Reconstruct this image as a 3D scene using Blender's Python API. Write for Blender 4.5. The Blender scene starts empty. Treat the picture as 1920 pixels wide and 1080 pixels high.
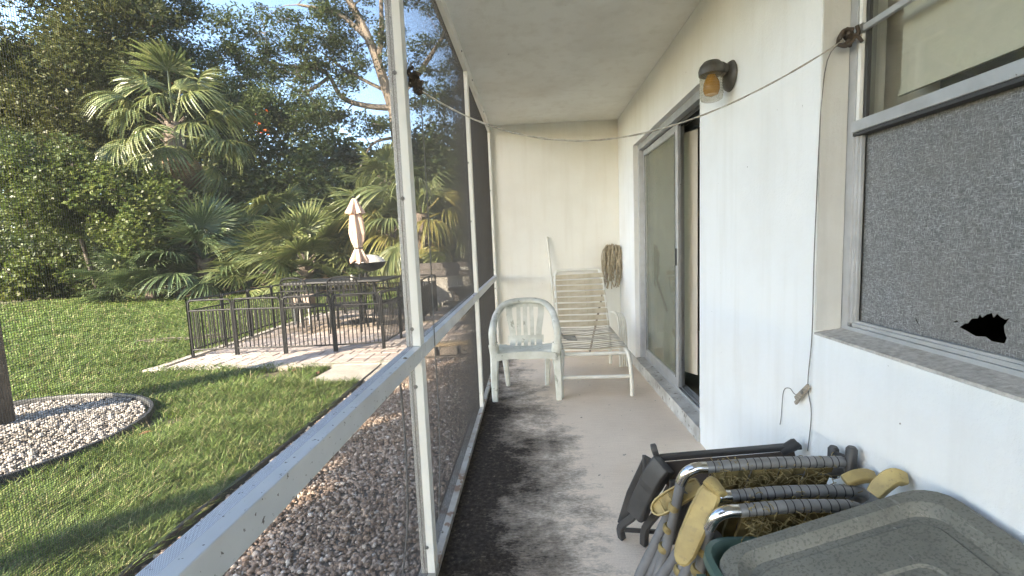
import bpy, math, random
import numpy as np
from mathutils import Vector, Matrix
random.seed(7)
rng = np.random.default_rng(11)
S = bpy.context.scene
C = S.collection
R = math.radians

# ------------------------------------------------------------------ camera
PITCH, YAW, ROLL, CAMH, FPX = 0.1000, 0.0470, -0.0415, 1.2051, 838.18
_f = Vector((-math.sin(YAW)*math.cos(PITCH), math.cos(YAW)*math.cos(PITCH), -math.sin(PITCH)))
_r = Vector((math.cos(YAW), math.sin(YAW), 0)); _u = _r.cross(_f)
_r2 = _r*math.cos(ROLL)+_u*math.sin(ROLL); _u2 = _u*math.cos(ROLL)-_r*math.sin(ROLL)
cam = bpy.data.objects.new('camera', bpy.data.cameras.new('camera')); C.objects.link(cam)
M = Matrix((_r2, _u2, -_f)).transposed().to_4x4(); M.translation = Vector((0, 0, CAMH))
cam.matrix_world = M
cam.data.sensor_width = 36; cam.data.lens = FPX/1920*36
cam.data.clip_start = 0.02; cam.data.clip_end = 3000
S.camera = cam

# ------------------------------------------------------------------ sky, sun, exposure
SUN_EL = R(27); SUN_AZ = math.atan2(-0.62, -0.78)       # where the sun stands: behind and left of the porch
W = bpy.data.worlds.new('World'); S.world = W; W.use_nodes = True
nt = W.node_tree; bg = nt.nodes['Background']
sky = nt.nodes.new('ShaderNodeTexSky'); sky.sky_type = 'NISHITA'; sky.sun_disc = False
sky.sun_elevation = SUN_EL; sky.sun_rotation = SUN_AZ; sky.air_density = 1.0; sky.dust_density = 0.7; sky.ozone_density = 1.0
nt.links.new(sky.outputs[0], bg.inputs[0]); bg.inputs[1].default_value = 0.15
sd = bpy.data.lights.new('sun', 'SUN'); sd.energy = 5.0; sd.angle = R(0.6); sd.color = (1.0, 0.87, 0.68)
sun = bpy.data.objects.new('sun', sd); C.objects.link(sun)
sv = Vector((math.sin(SUN_AZ)*math.cos(SUN_EL), math.cos(SUN_AZ)*math.cos(SUN_EL), math.sin(SUN_EL)))
sun.rotation_euler = (-sv).to_track_quat('-Z', 'Y').to_euler(); sun.location = sv*60
S.view_settings.view_transform = 'Standard'; S.view_settings.look = 'None'
S.view_settings.exposure = 2.78; S.view_settings.gamma = 1
S.render.engine = 'CYCLES'
S.cycles.use_denoising = True
S.cycles.max_bounces = 8; S.cycles.diffuse_bounces = 5; S.cycles.transparent_max_bounces = 16
S.cycles.glossy_bounces = 4; S.cycles.transmission_bounces = 6
S.cycles.sample_clamp_indirect = 6
S.cycles.caustics_reflective = False; S.cycles.caustics_refractive = False

# ------------------------------------------------------------------ materials
MATS = {}
def nodes_of(name):
    m = bpy.data.materials.new(name); m.use_nodes = True
    t = m.node_tree; b = t.nodes['Principled BSDF']
    MATS[name] = m
    return m, t, b
def N(t, typ, **kw):
    n = t.nodes.new(typ)
    for k, v in kw.items():
        if k.startswith('i_'):
            n.inputs[k[2:].replace('_', ' ')].default_value = v
        else: setattr(n, k, v)
    return n
def ramp(t, src, stops):
    r = t.nodes.new('ShaderNodeValToRGB'); e = r.color_ramp.elements
    while len(e) < len(stops): e.new(0.5)
    for k, (p, c) in enumerate(stops):
        e[k].position = p; e[k].color = (*c, 1) if len(c) == 3 else c
    t.links.new(src, r.inputs[0]); return r.outputs[0]
def mixc(t, fac, a, b, blend='MIX'):
    n = t.nodes.new('ShaderNodeMix'); n.data_type = 'RGBA'; n.blend_type = blend
    for sock, v in ((n.inputs[0], fac), (n.inputs[6], a), (n.inputs[7], b)):
        if isinstance(v, (int, float)): sock.default_value = v
        elif isinstance(v, tuple): sock.default_value = (*v, 1)
        else: t.links.new(v, sock)
    return n.outputs[2]
def coord(t, scale=(1, 1, 1)):
    c = t.nodes.new('ShaderNodeTexCoord'); m = t.nodes.new('ShaderNodeMapping')
    m.inputs['Scale'].default_value = scale; t.links.new(c.outputs['Object'], m.inputs[0]); return m.outputs[0]
def noise(t, vec, scale, detail=4, rough=0.55):
    n = N(t, 'ShaderNodeTexNoise'); n.inputs['Scale'].default_value = scale
    n.inputs['Detail'].default_value = detail; n.inputs['Roughness'].default_value = rough
    t.links.new(vec, n.inputs['Vector']); return n.outputs['Fac']
def bump(t, b, h, strength, dist):
    n = N(t, 'ShaderNodeBump'); n.inputs['Strength'].default_value = strength; n.inputs['Distance'].default_value = dist
    t.links.new(h, n.inputs['Height']); t.links.new(n.outputs[0], b.inputs['Normal'])
def pm(name, c1, c2=None, scale=6, rough=0.6, bs=0, bd=0.002, bscale=60, metal=0, specks=None, spec=0.5, stretch=(1, 1, 1)):
    m, t, b = nodes_of(name)
    v = coord(t, stretch)
    c2 = c2 or tuple(x*0.8 for x in c1)
    col = ramp(t, noise(t, v, scale, 5), [(0.32, c1), (0.68, c2)])
    if specks:                                    # (scale, threshold, colour)
        f = ramp(t, noise(t, v, specks[0], 3, 0.6), [(specks[1], (0, 0, 0)), (specks[1]+0.03, (1, 1, 1))])
        col = mixc(t, f, col, specks[2])
    t.links.new(col, b.inputs['Base Color'])
    b.inputs['Roughness'].default_value = rough; b.inputs['Metallic'].default_value = metal
    b.inputs['Specular IOR Level'].default_value = spec
    if bs: bump(t, b, noise(t, v, bscale, 4), bs, bd)
    return m
def island(name, stops, rough=0.6, trans=0.0, spec=0.3, nscale=0.5, namt=0.35, dark=None):
    """colour by piece (leaf, pebble, blade), with a slow drift over the ground"""
    m, t, b = nodes_of(name)
    g = N(t, 'ShaderNodeNewGeometry')
    col = ramp(t, g.outputs['Random Per Island'], stops)
    nz = noise(t, coord(t), nscale, 3)
    f = ramp(t, nz, [(0.35, (0, 0, 0)), (0.65, (1, 1, 1))])
    col2 = mixc(t, 1.0, col, dark or (0.65, 0.62, 0.5), 'MULTIPLY')
    mx = mixc(t, f, col, col2)
    t.links.new(mx, b.inputs['Base Color']); b.inputs['Roughness'].default_value = rough
    b.inputs['Specular IOR Level'].default_value = spec
    if trans:
        tr = N(t, 'ShaderNodeBsdfTranslucent'); t.links.new(mx, tr.inputs[0])
        ms = N(t, 'ShaderNodeMixShader'); ms.inputs[0].default_value = trans
        out = t.nodes['Material Output']
        t.links.new(b.outputs[0], ms.inputs[1]); t.links.new(tr.outputs[0], ms.inputs[2]); t.links.new(ms.outputs[0], out.inputs[0])
    return m
def glassy(name, tint=(0.9, 0.93, 0.9), rough=0.02, base=0.0, dirt=(0.5, 0.5, 0.45), dscale=20, ior=1.5):
    """thin pane: clear with fresnel reflection and a film of dirt"""
    m, t, b = nodes_of(name)
    tr = N(t, 'ShaderNodeBsdfTransparent'); tr.inputs[0].default_value = (*tint, 1)
    gl = N(t, 'ShaderNodeBsdfGlossy'); gl.inputs['Roughness'].default_value = rough
    lw = N(t, 'ShaderNodeLayerWeight'); lw.inputs[0].default_value = 0.5      # Schlick: same from both sides of the thin pane
    pw = N(t, 'ShaderNodeMath', operation='POWER'); t.links.new(lw.outputs['Facing'], pw.inputs[0]); pw.inputs[1].default_value = 5
    r0 = ((ior-1)/(ior+1))**2
    fr = N(t, 'ShaderNodeMath', operation='MULTIPLY_ADD'); t.links.new(pw.outputs[0], fr.inputs[0]); fr.inputs[1].default_value = 1-r0; fr.inputs[2].default_value = r0
    m1 = N(t, 'ShaderNodeMixShader'); t.links.new(fr.outputs[0], m1.inputs[0]); t.links.new(tr.outputs[0], m1.inputs[1]); t.links.new(gl.outputs[0], m1.inputs[2])
    df = N(t, 'ShaderNodeBsdfDiffuse'); df.inputs[0].default_value = (*dirt, 1)
    m2 = N(t, 'ShaderNodeMixShader')
    f = ramp(t, noise(t, coord(t), dscale, 5), [(0.3, (base*0.5,)*3), (0.7, (base,)*3)])
    t.links.new(f, m2.inputs[0]); t.links.new(m1.outputs[0], m2.inputs[1]); t.links.new(df.outputs[0], m2.inputs[2])
    t.links.new(m2.outputs[0], t.nodes['Material Output'].inputs[0]); return m

# stucco walls with grime
def stucco(name, base, dirt, amount):
    m, t, b = nodes_of(name); v = coord(t)
    big = noise(t, v, 1.6, 6, 0.6); st = noise(t, coord(t, (6, 6, 0.5)), 2.2, 4)
    f = ramp(t, big, [(0.42, (0, 0, 0)), (0.75, (amount,)*3)])
    f2 = ramp(t, st, [(0.5, (0, 0, 0)), (0.8, (amount*0.7,)*3)])
    col = mixc(t, f2, mixc(t, f, base, dirt), dirt)
    sp = ramp(t, noise(t, v, 34, 2), [(0.765, (0, 0, 0)), (0.79, (0.75, 0.75, 0.75))])
    col = mixc(t, sp, col, (0.16, 0.13, 0.1))
    t.links.new(col, b.inputs['Base Color']); b.inputs['Roughness'].default_value = 0.85; b.inputs['Specular IOR Level'].default_value = 0.25
    bump(t, b, noise(t, v, 70, 8, 0.7), 0.55, 0.005)
    return m
stucco('stucco', (0.84, 0.845, 0.84), (0.66, 0.645, 0.60), 0.45)
stucco('stucco_cream', (0.84, 0.83, 0.775), (0.68, 0.64, 0.55), 0.45)
stucco('ceiling_paint', (0.83, 0.825, 0.78), (0.62, 0.59, 0.52), 0.6)
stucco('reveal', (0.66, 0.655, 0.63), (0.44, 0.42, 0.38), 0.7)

# porch concrete with black mould spreading from the screen side
m, t, b = nodes_of('porch_concrete'); v = coord(t)
sep = N(t, 'ShaderNodeSeparateXYZ'); t.links.new(v, sep.inputs[0])
def mathn(op, a, bb):
    n = t.nodes.new('ShaderNodeMath'); n.operation = op
    for i, x in enumerate((a, bb)):
        if isinstance(x, (int, float)): n.inputs[i].default_value = x
        else: t.links.new(x, n.inputs[i])
    return n.outputs[0]
fine = noise(t, v, 150, 4, 0.7); mid = noise(t, coord(t, (1, 1.15, 1)), 2.6, 9, 0.66); blot = noise(t, coord(t, (0.9, 1.4, 1)), 9, 8, 0.72)
brush = noise(t, coord(t, (3, 120, 1)), 3, 4, 0.6)
base = ramp(t, noise(t, v, 2.5, 5), [(0.3, (0.88, 0.75, 0.61)), (0.7, (0.77, 0.645, 0.515))])
base = mixc(t, ramp(t, fine, [(0.4, (0, 0, 0)), (0.75, (0.5,)*3)]), base, (0.56, 0.435, 0.335))
base = mixc(t, ramp(t, brush, [(0.48, (0, 0, 0)), (0.72, (0.5,)*3)]), base, (0.54, 0.415, 0.32))
# mask: 1 at the screen (x=-0.4), fading out near x=0.3
g1 = mathn('MULTIPLY', mathn('SUBTRACT', 0.30, sep.outputs[0]), 1.35)
far = mathn('MULTIPLY', mathn('MAXIMUM', mathn('SUBTRACT', sep.outputs[1], 2.5), 0), 0.26)
g2 = mathn('SUBTRACT', mathn('ADD', g1, mathn('MULTIPLY', mathn('SUBTRACT', mid, 0.5), 1.3)), far)
g3 = mathn('ADD', g2, mathn('MULTIPLY', mathn('SUBTRACT', blot, 0.5), 0.8))
g3 = mathn('ADD', g3, mathn('MULTIPLY', mathn('SUBTRACT', noise(t, coord(t, (1, 2.2, 1)), 48, 6, 0.75), 0.5), 0.7))
mk = ramp(t, g3, [(0.05, (0, 0, 0)), (0.33, (0.62,)*3), (0.64, (1, 1, 1))])
mould = ramp(t, noise(t, v, 45, 6, 0.75), [(0.42, (0.028, 0.022, 0.017)), (0.60, (0.065, 0.051, 0.039)), (0.74, (0.28, 0.22, 0.17))])
col = mixc(t, mk, base, mould)
sp2 = ramp(t, noise(t, v, 22, 3, 0.6), [(0.69, (0, 0, 0)), (0.72, (0.7,)*3)])
col = mixc(t, sp2, col, (0.12, 0.10, 0.085))
t.links.new(col, b.inputs['Base Color']); b.inputs['Roughness'].default_value = 0.9; b.inputs['Specular IOR Level'].default_value = 0.2
bump(t, b, mathn('ADD', mathn('MULTIPLY', brush, 0.6), fine), 0.5, 0.002)

pm('white_alu', (0.88, 0.865, 0.81), (0.79, 0.77, 0.71), 5, 0.42, 0.06, 0.001, 40, specks=(70, 0.74, (0.3, 0.28, 0.24)), stretch=(1, 1, 0.4))
pm('grey_alu', (0.68, 0.70, 0.72), (0.56, 0.57, 0.58), 5, 0.42, 0.05, 0.001, 40, metal=0.1, specks=(75, 0.645, (0.12, 0.11, 0.10)))
pm('channel_alu', (0.50, 0.49, 0.46), (0.30, 0.26, 0.22), 9, 0.55, 0.1, 0.001, 50, metal=0.15, specks=(18, 0.58, (0.25, 0.17, 0.12)))
pm('frame_alu', (0.55, 0.56, 0.58), (0.46, 0.47, 0.48), 14, 0.4, 0.05, 0.0005, 60, metal=0.5, specks=(40, 0.72, (0.15, 0.14, 0.13)))
pm('bright_strip', (0.85, 0.85, 0.83), (0.75, 0.75, 0.72), 20, 0.3)
pm('screw', (0.32, 0.31, 0.29), (0.2, 0.19, 0.17), 30, 0.4, metal=0.8)
pm('screen_wire', (0.05, 0.045, 0.041), (0.04, 0.036, 0.032), 2, 0.6)
pm('sill_grit', (0.56, 0.53, 0.49), (0.36, 0.335, 0.30), 60, 0.95, 0.8, 0.004, 160)
pm('threshold', (0.55, 0.54, 0.51), (0.34, 0.32, 0.29), 8, 0.9, 0.5, 0.003, 70, specks=(25, 0.62, (0.20, 0.18, 0.16)))
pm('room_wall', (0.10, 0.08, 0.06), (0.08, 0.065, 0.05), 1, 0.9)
pm('room_floor', (0.6, 0.57, 0.52), (0.52, 0.49, 0.44), 3, 0.4)
pm('blind', (0.82, 0.79, 0.71), (0.76, 0.72, 0.64), 2, 0.6)
pm('shade_cloth', (0.80, 0.76, 0.66), (0.74, 0.69, 0.58), 2, 0.8)
pm('dark_gasket', (0.05, 0.05, 0.05), None, 4, 0.7)
glassy('clear_glass', (0.91, 0.92, 0.90), 0.01, 0.06, (0.45, 0.45, 0.42), 30)
glassy('dirty_glass', (0.75, 0.78, 0.70), 0.03, 0.36, (0.36, 0.36, 0.29), 8)
glassy('jar_glass', (0.93, 0.93, 0.9), 0.08, 0.30, (0.30, 0.22, 0.10), 60, 1.6)
# woven privacy film: crossing thread noise
m, t, b = nodes_of('film')
h1 = noise(t, coord(t, (1, 28, 150)), 3.0, 3, 0.65); h2 = noise(t, coord(t, (1, 150, 34)), 3.0, 3, 0.65)
mx = N(t, 'ShaderNodeMath', operation='MAXIMUM'); t.links.new(h1, mx.inputs[0]); t.links.new(h2, mx.inputs[1])
cc = ramp(t, mx.outputs[0], [(0.44, (0.085, 0.087, 0.09)), (0.58, (0.21, 0.213, 0.218)), (0.74, (0.50, 0.505, 0.51))])
cc = mixc(t, ramp(t, noise(t, coord(t), 3, 4), [(0.4, (0, 0, 0)), (0.75, (0.5,)*3)]), cc, (0.17, 0.162, 0.15))
t.links.new(cc, b.inputs['Base Color']); b.inputs['Roughness'].default_value = 0.35; bump(t, b, mx.outputs[0], 0.3, 0.001)

pm('lamp_metal', (0.06, 0.055, 0.05), (0.11, 0.105, 0.095), 25, 0.5, 0.2, 0.001, 80, metal=0.3)
m, t, b = nodes_of('amber'); b.inputs['Base Color'].default_value = (0.42, 0.20, 0.03, 1); b.inputs['Roughness'].default_value = 0.25
pm('rope', (0.55, 0.52, 0.46), (0.30, 0.27, 0.22), 60, 0.9, 0.5, 0.001, 300)
pm('dark_rope', (0.045, 0.035, 0.03), (0.10, 0.075, 0.055), 40, 0.9)
pm('grey_cord', (0.22, 0.21, 0.20), (0.14, 0.13, 0.12), 60, 0.8)
pm('weathered_wood', (0.40, 0.35, 0.28), (0.24, 0.20, 0.16), 30, 0.9, 0.4, 0.001, 120, stretch=(1, 1, 8))
pm('plastic_white', (0.76, 0.76, 0.70), (0.54, 0.54, 0.47), 9, 0.5, 0.08, 0.001, 60, specks=(16, 0.63, (0.40, 0.40, 0.33)))
pm('tube_white', (0.78, 0.76, 0.70), (0.68, 0.66, 0.58), 8, 0.35)
pm('strap', (0.60, 0.53, 0.40), (0.46, 0.39, 0.27), 14, 0.5, specks=(30, 0.68, (0.38, 0.33, 0.24)))
pm('strap_grey', (0.55, 0.51, 0.44), (0.33, 0.29, 0.24), 12, 0.55)
pm('blue_plastic', (0.02, 0.09, 0.17), (0.015, 0.07, 0.13), 9, 0.85, 0.3, 0.001, 200)
pm('mop_string', (0.48, 0.41, 0.29), (0.28, 0.23, 0.16), 40, 0.95)
pm('black_plastic', (0.030, 0.030, 0.032), (0.055, 0.053, 0.052), 12, 0.5, 0.1, 0.0006, 160)
pm('brown_cloth', (0.075, 0.06, 0.05), (0.05, 0.04, 0.035), 20, 0.9, 0.3, 0.001, 300)
pm('grey_plastic', (0.17, 0.17, 0.175), (0.12, 0.12, 0.122), 16, 0.65, 0.15, 0.001, 90)
pm('tape_grey', (0.24, 0.24, 0.24), (0.17, 0.17, 0.168), 22, 0.38, 0.1, 0.0005, 150, metal=0.35)
pm('black_thread', (0.03, 0.03, 0.03), None, 10, 0.6)
pm('chrome', (0.8, 0.8, 0.8), (0.6, 0.6, 0.6), 25, 0.2, 0.05, 0.0005, 60, metal=1.0)
pm('yellow_plastic', (0.45, 0.345, 0.135), (0.31, 0.235, 0.10), 16, 0.6, 0.2, 0.0008, 140, specks=(70, 0.60, (0.32, 0.245, 0.11)))
pm('straw', (0.20, 0.155, 0.06), (0.12, 0.09, 0.035), 40, 0.9, 0.4, 0.001, 200)
pm('fibre', (0.30, 0.235, 0.10), (0.17, 0.13, 0.055), 50, 0.9)
pm('tote_green', (0.055, 0.105, 0.09), (0.075, 0.125, 0.11), 8, 0.45, 0.1, 0.001, 90)
m, t, b = nodes_of('lid_grey'); v = coord(t)
cc = ramp(t, noise(t, v, 4, 6, 0.65), [(0.32, (0.195, 0.19, 0.158)), (0.68, (0.115, 0.112, 0.092))])
cc = mixc(t, ramp(t, noise(t, v, 160, 3, 0.6), [(0.52, (0, 0, 0)), (0.6, (0.6,)*3)]), cc, (0.07, 0.067, 0.056))
cc = mixc(t, ramp(t, noise(t, coord(t, (40, 4, 40)), 3, 4), [(0.64, (0, 0, 0)), (0.70, (0.5,)*3)]), cc, (0.26, 0.255, 0.225))
cc = mixc(t, ramp(t, noise(t, v, 48, 2), [(0.74, (0, 0, 0)), (0.77, (0.9,)*3)]), cc, (0.42, 0.40, 0.35))
t.links.new(cc, b.inputs['Base Color']); b.inputs['Roughness'].default_value = 0.62; bump(t, b, noise(t, v, 130, 5, 0.7), 0.3, 0.0015)
pm('black_metal', (0.010, 0.010, 0.011), (0.016, 0.016, 0.016), 10, 0.5, spec=0.25)
pm('fence_wood', (0.12, 0.105, 0.095), (0.08, 0.07, 0.065), 8, 0.85)
pm('pale_panel', (0.36, 0.34, 0.30), (0.28, 0.26, 0.23), 4, 0.85)
pm('plank', (0.52, 0.40, 0.25), (0.42, 0.31, 0.19), 6, 0.8, 0.3, 0.001, 60, stretch=(1, 6, 1))
pm('block', (0.38, 0.32, 0.26), (0.28, 0.23, 0.19), 9, 0.95, 0.5, 0.004, 60)
island('paver', [(0.0, (0.34, 0.28, 0.245)), (0.3, (0.40, 0.345, 0.31)), (0.65, (0.31, 0.25, 0.215)), (1.0, (0.44, 0.395, 0.36))], 0.9, nscale=3)
m, t, b = nodes_of('paver_each'); oi = N(t, 'ShaderNodeObjectInfo')
cc = ramp(t, oi.outputs['Random'], [(0.0, (0.34, 0.28, 0.245)), (0.3, (0.40, 0.345, 0.31)), (0.65, (0.31, 0.25, 0.215)), (1.0, (0.44, 0.395, 0.36))])
gg = N(t, 'ShaderNodeNewGeometry')
cc = mixc(t, ramp(t, noise(t, gg.outputs['Position'], 14, 6), [(0.35, (0, 0, 0)), (0.7, (0.5,)*3)]), cc, (0.27, 0.23, 0.20))
t.links.new(cc, b.inputs['Base Color']); b.inputs['Roughness'].default_value = 0.9
bump(t, b, noise(t, gg.outputs['Position'], 60, 5), 0.4, 0.003)
pm('old_concrete', (0.40, 0.365, 0.31), (0.29, 0.26, 0.22), 6, 0.9, 0.5, 0.003, 60, specks=(20, 0.66, (0.26, 0.23, 0.19)))
pm('joint_sand', (0.17, 0.145, 0.12), (0.12, 0.10, 0.085), 20, 0.95)
pm('edging', (0.018, 0.018, 0.02), (0.03, 0.03, 0.03), 12, 0.5)
island('pebble', [(0.0, (0.24, 0.165, 0.12)), (0.35, (0.40, 0.295, 0.225)), (0.68, (0.55, 0.43, 0.34)), (0.90, (0.72, 0.61, 0.51)), (1.0, (0.90, 0.84, 0.75))], 0.85, nscale=1.2, namt=0.3, dark=(0.8, 0.76, 0.7))
island('pebble_bed', [(0.0, (0.12, 0.11, 0.10)), (0.4, (0.24, 0.22, 0.20)), (0.75, (0.34, 0.31, 0.28)), (1.0, (0.50, 0.47, 0.43))], 0.85, nscale=2.2, dark=(0.7, 0.68, 0.64))
pm('umbrella_cloth', (0.58, 0.42, 0.33), (0.50, 0.35, 0.27), 5, 0.9, 0.2, 0.003, 20)
pm('pale_enamel', (0.5, 0.49, 0.46), (0.42, 0.41, 0.38), 5, 0.35)
pm('dry_leaf', (0.22, 0.10, 0.05), (0.15, 0.07, 0.035), 10, 0.85)
pm('bark', (0.11, 0.09, 0.072), (0.045, 0.037, 0.03), 9, 0.95, 1.0, 0.02, 26, stretch=(1, 1, 0.35))
pm('bark_pale', (0.25, 0.205, 0.16), (0.13, 0.105, 0.082), 5, 0.95, 0.8, 0.03, 9, stretch=(1, 1, 0.4))
pm('palm_trunk', (0.16, 0.125, 0.095), (0.09, 0.07, 0.055), 6, 0.95, 0.8, 0.03, 14)
# ground under the lawn
m, t, b = nodes_of('soil'); v = coord(t)
cc = ramp(t, noise(t, v, 1.1, 6, 0.65), [(0.35, (0.06, 0.075, 0.025)), (0.52, (0.10, 0.085, 0.045)), (0.7, (0.19, 0.145, 0.095))])
cc = mixc(t, ramp(t, noise(t, v, 40, 4), [(0.4, (0, 0, 0)), (0.7, (0.6,)*3)]), cc, (0.035, 0.045, 0.015))
t.links.new(cc, b.inputs['Base Color']); b.inputs['Roughness'].default_value = 0.95; bump(t, b, noise(t, v, 40, 4), 0.6, 0.02)
island('grass', [(0.0, (0.06, 0.11, 0.02)), (0.45, (0.125, 0.19, 0.038)), (0.78, (0.20, 0.255, 0.07)), (0.9, (0.28, 0.275, 0.12)), (1.0, (0.34, 0.28, 0.17))], 0.5, 0.35, nscale=1.3, dark=(0.66, 0.68, 0.55))
LG = dict(rough=0.45, spec=0.4)
island('leaf_vine', [(0.0, (0.055, 0.085, 0.018)), (0.6, (0.105, 0.14, 0.032)), (1.0, (0.17, 0.19, 0.06))], trans=0.4, nscale=0.8, **LG)
island('leaf_bush', [(0.0, (0.045, 0.07, 0.018)), (0.6, (0.08, 0.108, 0.028)), (1.0, (0.125, 0.145, 0.045))], trans=0.4, nscale=0.8, **LG)
island('leaf_dark', [(0.0, (0.045, 0.07, 0.02)), (0.6, (0.07, 0.10, 0.027)), (1.0, (0.11, 0.125, 0.042))], trans=0.3, nscale=0.5, **LG)
island('leaf_brown', [(0.0, (0.06, 0.075, 0.024)), (0.6, (0.09, 0.102, 0.034)), (1.0, (0.125, 0.125, 0.05))], trans=0.3, nscale=0.5, **LG)
island('leaf_oak', [(0.0, (0.05, 0.075, 0.024)), (0.6, (0.075, 0.105, 0.034)), (1.0, (0.12, 0.14, 0.05))], trans=0.3, nscale=0.4, **LG)
island('flower', [(0.0, (0.55, 0.10, 0.02)), (1.0, (0.65, 0.2, 0.05))], trans=0.2)
island('frond', [(0.0, (0.10, 0.135, 0.045)), (0.6, (0.155, 0.185, 0.065)), (1.0, (0.22, 0.225, 0.095))], rough=0.38, trans=0.3, spec=0.5, nscale=0.9)
island('frond_blue', [(0.0, (0.07, 0.11, 0.05)), (0.6, (0.105, 0.15, 0.068)), (1.0, (0.15, 0.185, 0.085))], rough=0.38, trans=0.25, spec=0.5, nscale=0.9)
island('frond_yellow', [(0.0, (0.15, 0.17, 0.045)), (0.6, (0.23, 0.21, 0.06)), (1.0, (0.30, 0.24, 0.08))], rough=0.45, trans=0.3)
island('frond_dead', [(0.0, (0.15, 0.10, 0.06)), (0.6, (0.22, 0.15, 0.09)), (1.0, (0.30, 0.21, 0.13))], rough=0.9, trans=0.15)

# ------------------------------------------------------------------ mesh builder
OFF = {}
class MB:
    def __init__(s): s.v = []; s.f = []; s.mi = []
    def add(s, vs, fs):
        b = len(s.v); s.v.extend([tuple(p) for p in vs]); s.f.extend([tuple(i+b for i in f) for f in fs]); return s
    def box(s, x0, x1, y0, y1, z0, z1):
        return s.add([(x, y, z) for x in (x0, x1) for y in (y0, y1) for z in (z0, z1)],
                     [(0, 1, 3, 2), (4, 6, 7, 5), (0, 4, 5, 1), (2, 3, 7, 6), (0, 2, 6, 4), (1, 5, 7, 3)])
    def bar(s, a, b, w, h, up=(0, 0, 1)):
        return s.sweep([a, b], [(-w/2, -h/2), (w/2, -h/2), (w/2, h/2), (-w/2, h/2)], up)
    def sweep(s, pts, prof, up=(0, 0, 1), scale=None, cap=True):
        """profile (side, up) carried along the path, scale: per point (sx, sy)"""
        P = [Vector(p) for p in pts]; n = len(prof); base = len(s.v); up = Vector(up)
        ups = None
        for i, p in enumerate(P):
            d = (P[min(i+1, len(P)-1)]-P[max(i-1, 0)]).normalized()
            if ups is None:
                sd_ = d.cross(up)
                if sd_.length < 1e-4: sd_ = d.cross(Vector((0, 1, 0)))
                ups = sd_.normalized().cross(d).normalized()
            ups = (ups-d*ups.dot(d)).normalized(); sd_ = d.cross(ups)
            sx, sy = scale[i] if scale else (1, 1)
            for (a, b2) in prof: s.v.append(tuple(p+sd_*a*sx+ups*b2*sy))
        for i in range(len(P)-1):
            for k in range(n):
                k2 = (k+1) % n
                s.f.append((base+i*n+k, base+i*n+k2, base+(i+1)*n+k2, base+(i+1)*n+k))
        if cap:
            s.f.append(tuple(base+k for k in reversed(range(n)))); s.f.append(tuple(base+(len(P)-1)*n+k for k in range(n)))
        return s
    def tube(s, pts, r, n=8, up=(0, 0, 1), cap=True):
        rr = r if isinstance(r, (list, tuple)) else [r]*len(pts)
        prof = [(math.cos(2*math.pi*k/n), math.sin(2*math.pi*k/n)) for k in range(n)]
        return s.sweep(pts, prof, up, [(q, q) for q in rr], cap)
    def lathe(s, c, prof, n=20, axis='z', cap=True):
        """prof: (radius, height)"""
        base = len(s.v); c = Vector(c)
        for (r, h) in prof:
            for k in range(n):
                a = 2*math.pi*k/n; p = (r*math.cos(a), r*math.sin(a), h)
                if axis == 'x': p = (p[2], p[0], p[1])
                if axis == 'y': p = (p[0], p[2], p[1])
                s.v.append(tuple(c+Vector(p)))
        for i in range(len(prof)-1):
            for k in range(n):
                k2 = (k+1) % n; s.f.append((base+i*n+k, base+i*n+k2, base+(i+1)*n+k2, base+(i+1)*n+k))
        if cap:
            s.f.append(tuple(base+k for k in reversed(range(n)))); s.f.append(tuple(base+(len(prof)-1)*n+k for k in range(n)))
        return s
    def loops(s, loops, cap0=True, cap1=True):
        n = len(loops[0]); base = len(s.v)
        for L in loops: s.v.extend([tuple(p) for p in L])
        for i in range(len(loops)-1):
            for k in range(n):
                k2 = (k+1) % n; s.f.append((base+i*n+k, base+i*n+k2, base+(i+1)*n+k2, base+(i+1)*n+k))
        if cap0: s.f.append(tuple(base+k for k in reversed(range(n))))
        if cap1: s.f.append(tuple(base+(len(loops)-1)*n+k for k in range(n)))
        return s
    def build(s, name, mat, parent=None, smooth=False, local=False, bevel=0):
        me = bpy.data.meshes.new(name)
        off = OFF.get(parent.name, Vector()) if (parent and not local) else Vector()
        me.from_pydata([(a-off.x, b-off.y, c-off.z) for a, b, c in s.v] if off.length else s.v, [], s.f)
        return link(name, me, mat, parent, smooth, off, bevel)
def link(name, me, mat, parent=None, smooth=False, off=Vector(), bevel=0):
    if mat and not me.materials: me.materials.append(MATS[mat])
    if smooth:
        me.polygons.foreach_set('use_smooth', [True]*len(me.polygons))
        me.set_sharp_from_angle(angle=R(smooth if smooth is not True else 50))
    o = bpy.data.objects.new(name, me); C.objects.link(o)
    if parent: o.parent = parent
    OFF[o.name] = Vector(off)
    if bevel:
        bm_ = o.modifiers.new('bevel', 'BEVEL'); bm_.width = bevel; bm_.segments = 2; bm_.limit_method = 'ANGLE'
    return o
def thing(name, label, cat, loc=(0, 0, 0), group=None):
    o = bpy.data.objects.new(name, None); C.objects.link(o); o.location = loc; OFF[o.name] = Vector(loc)
    o.empty_display_size = 0.1
    return tag(o, label, cat, group)
def tag(o, label=None, cat=None, group=None, kind=None):
    if label: o['label'] = label
    if cat: o['category'] = cat
    if group: o['group'] = group
    if kind: o['kind'] = kind
    return o
def struct(o): o['kind'] = 'structure'; return o
def inst(name, me, parent, loc=(0, 0, 0), rot=None, mat4=None, scale=None):
    o = bpy.data.objects.new(name, me); C.objects.link(o); o.parent = parent
    if mat4 is not None: o.matrix_local = mat4
    else:
        o.location = loc
        if rot: o.rotation_euler = rot
        if scale: o.scale = scale
    return o
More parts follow.
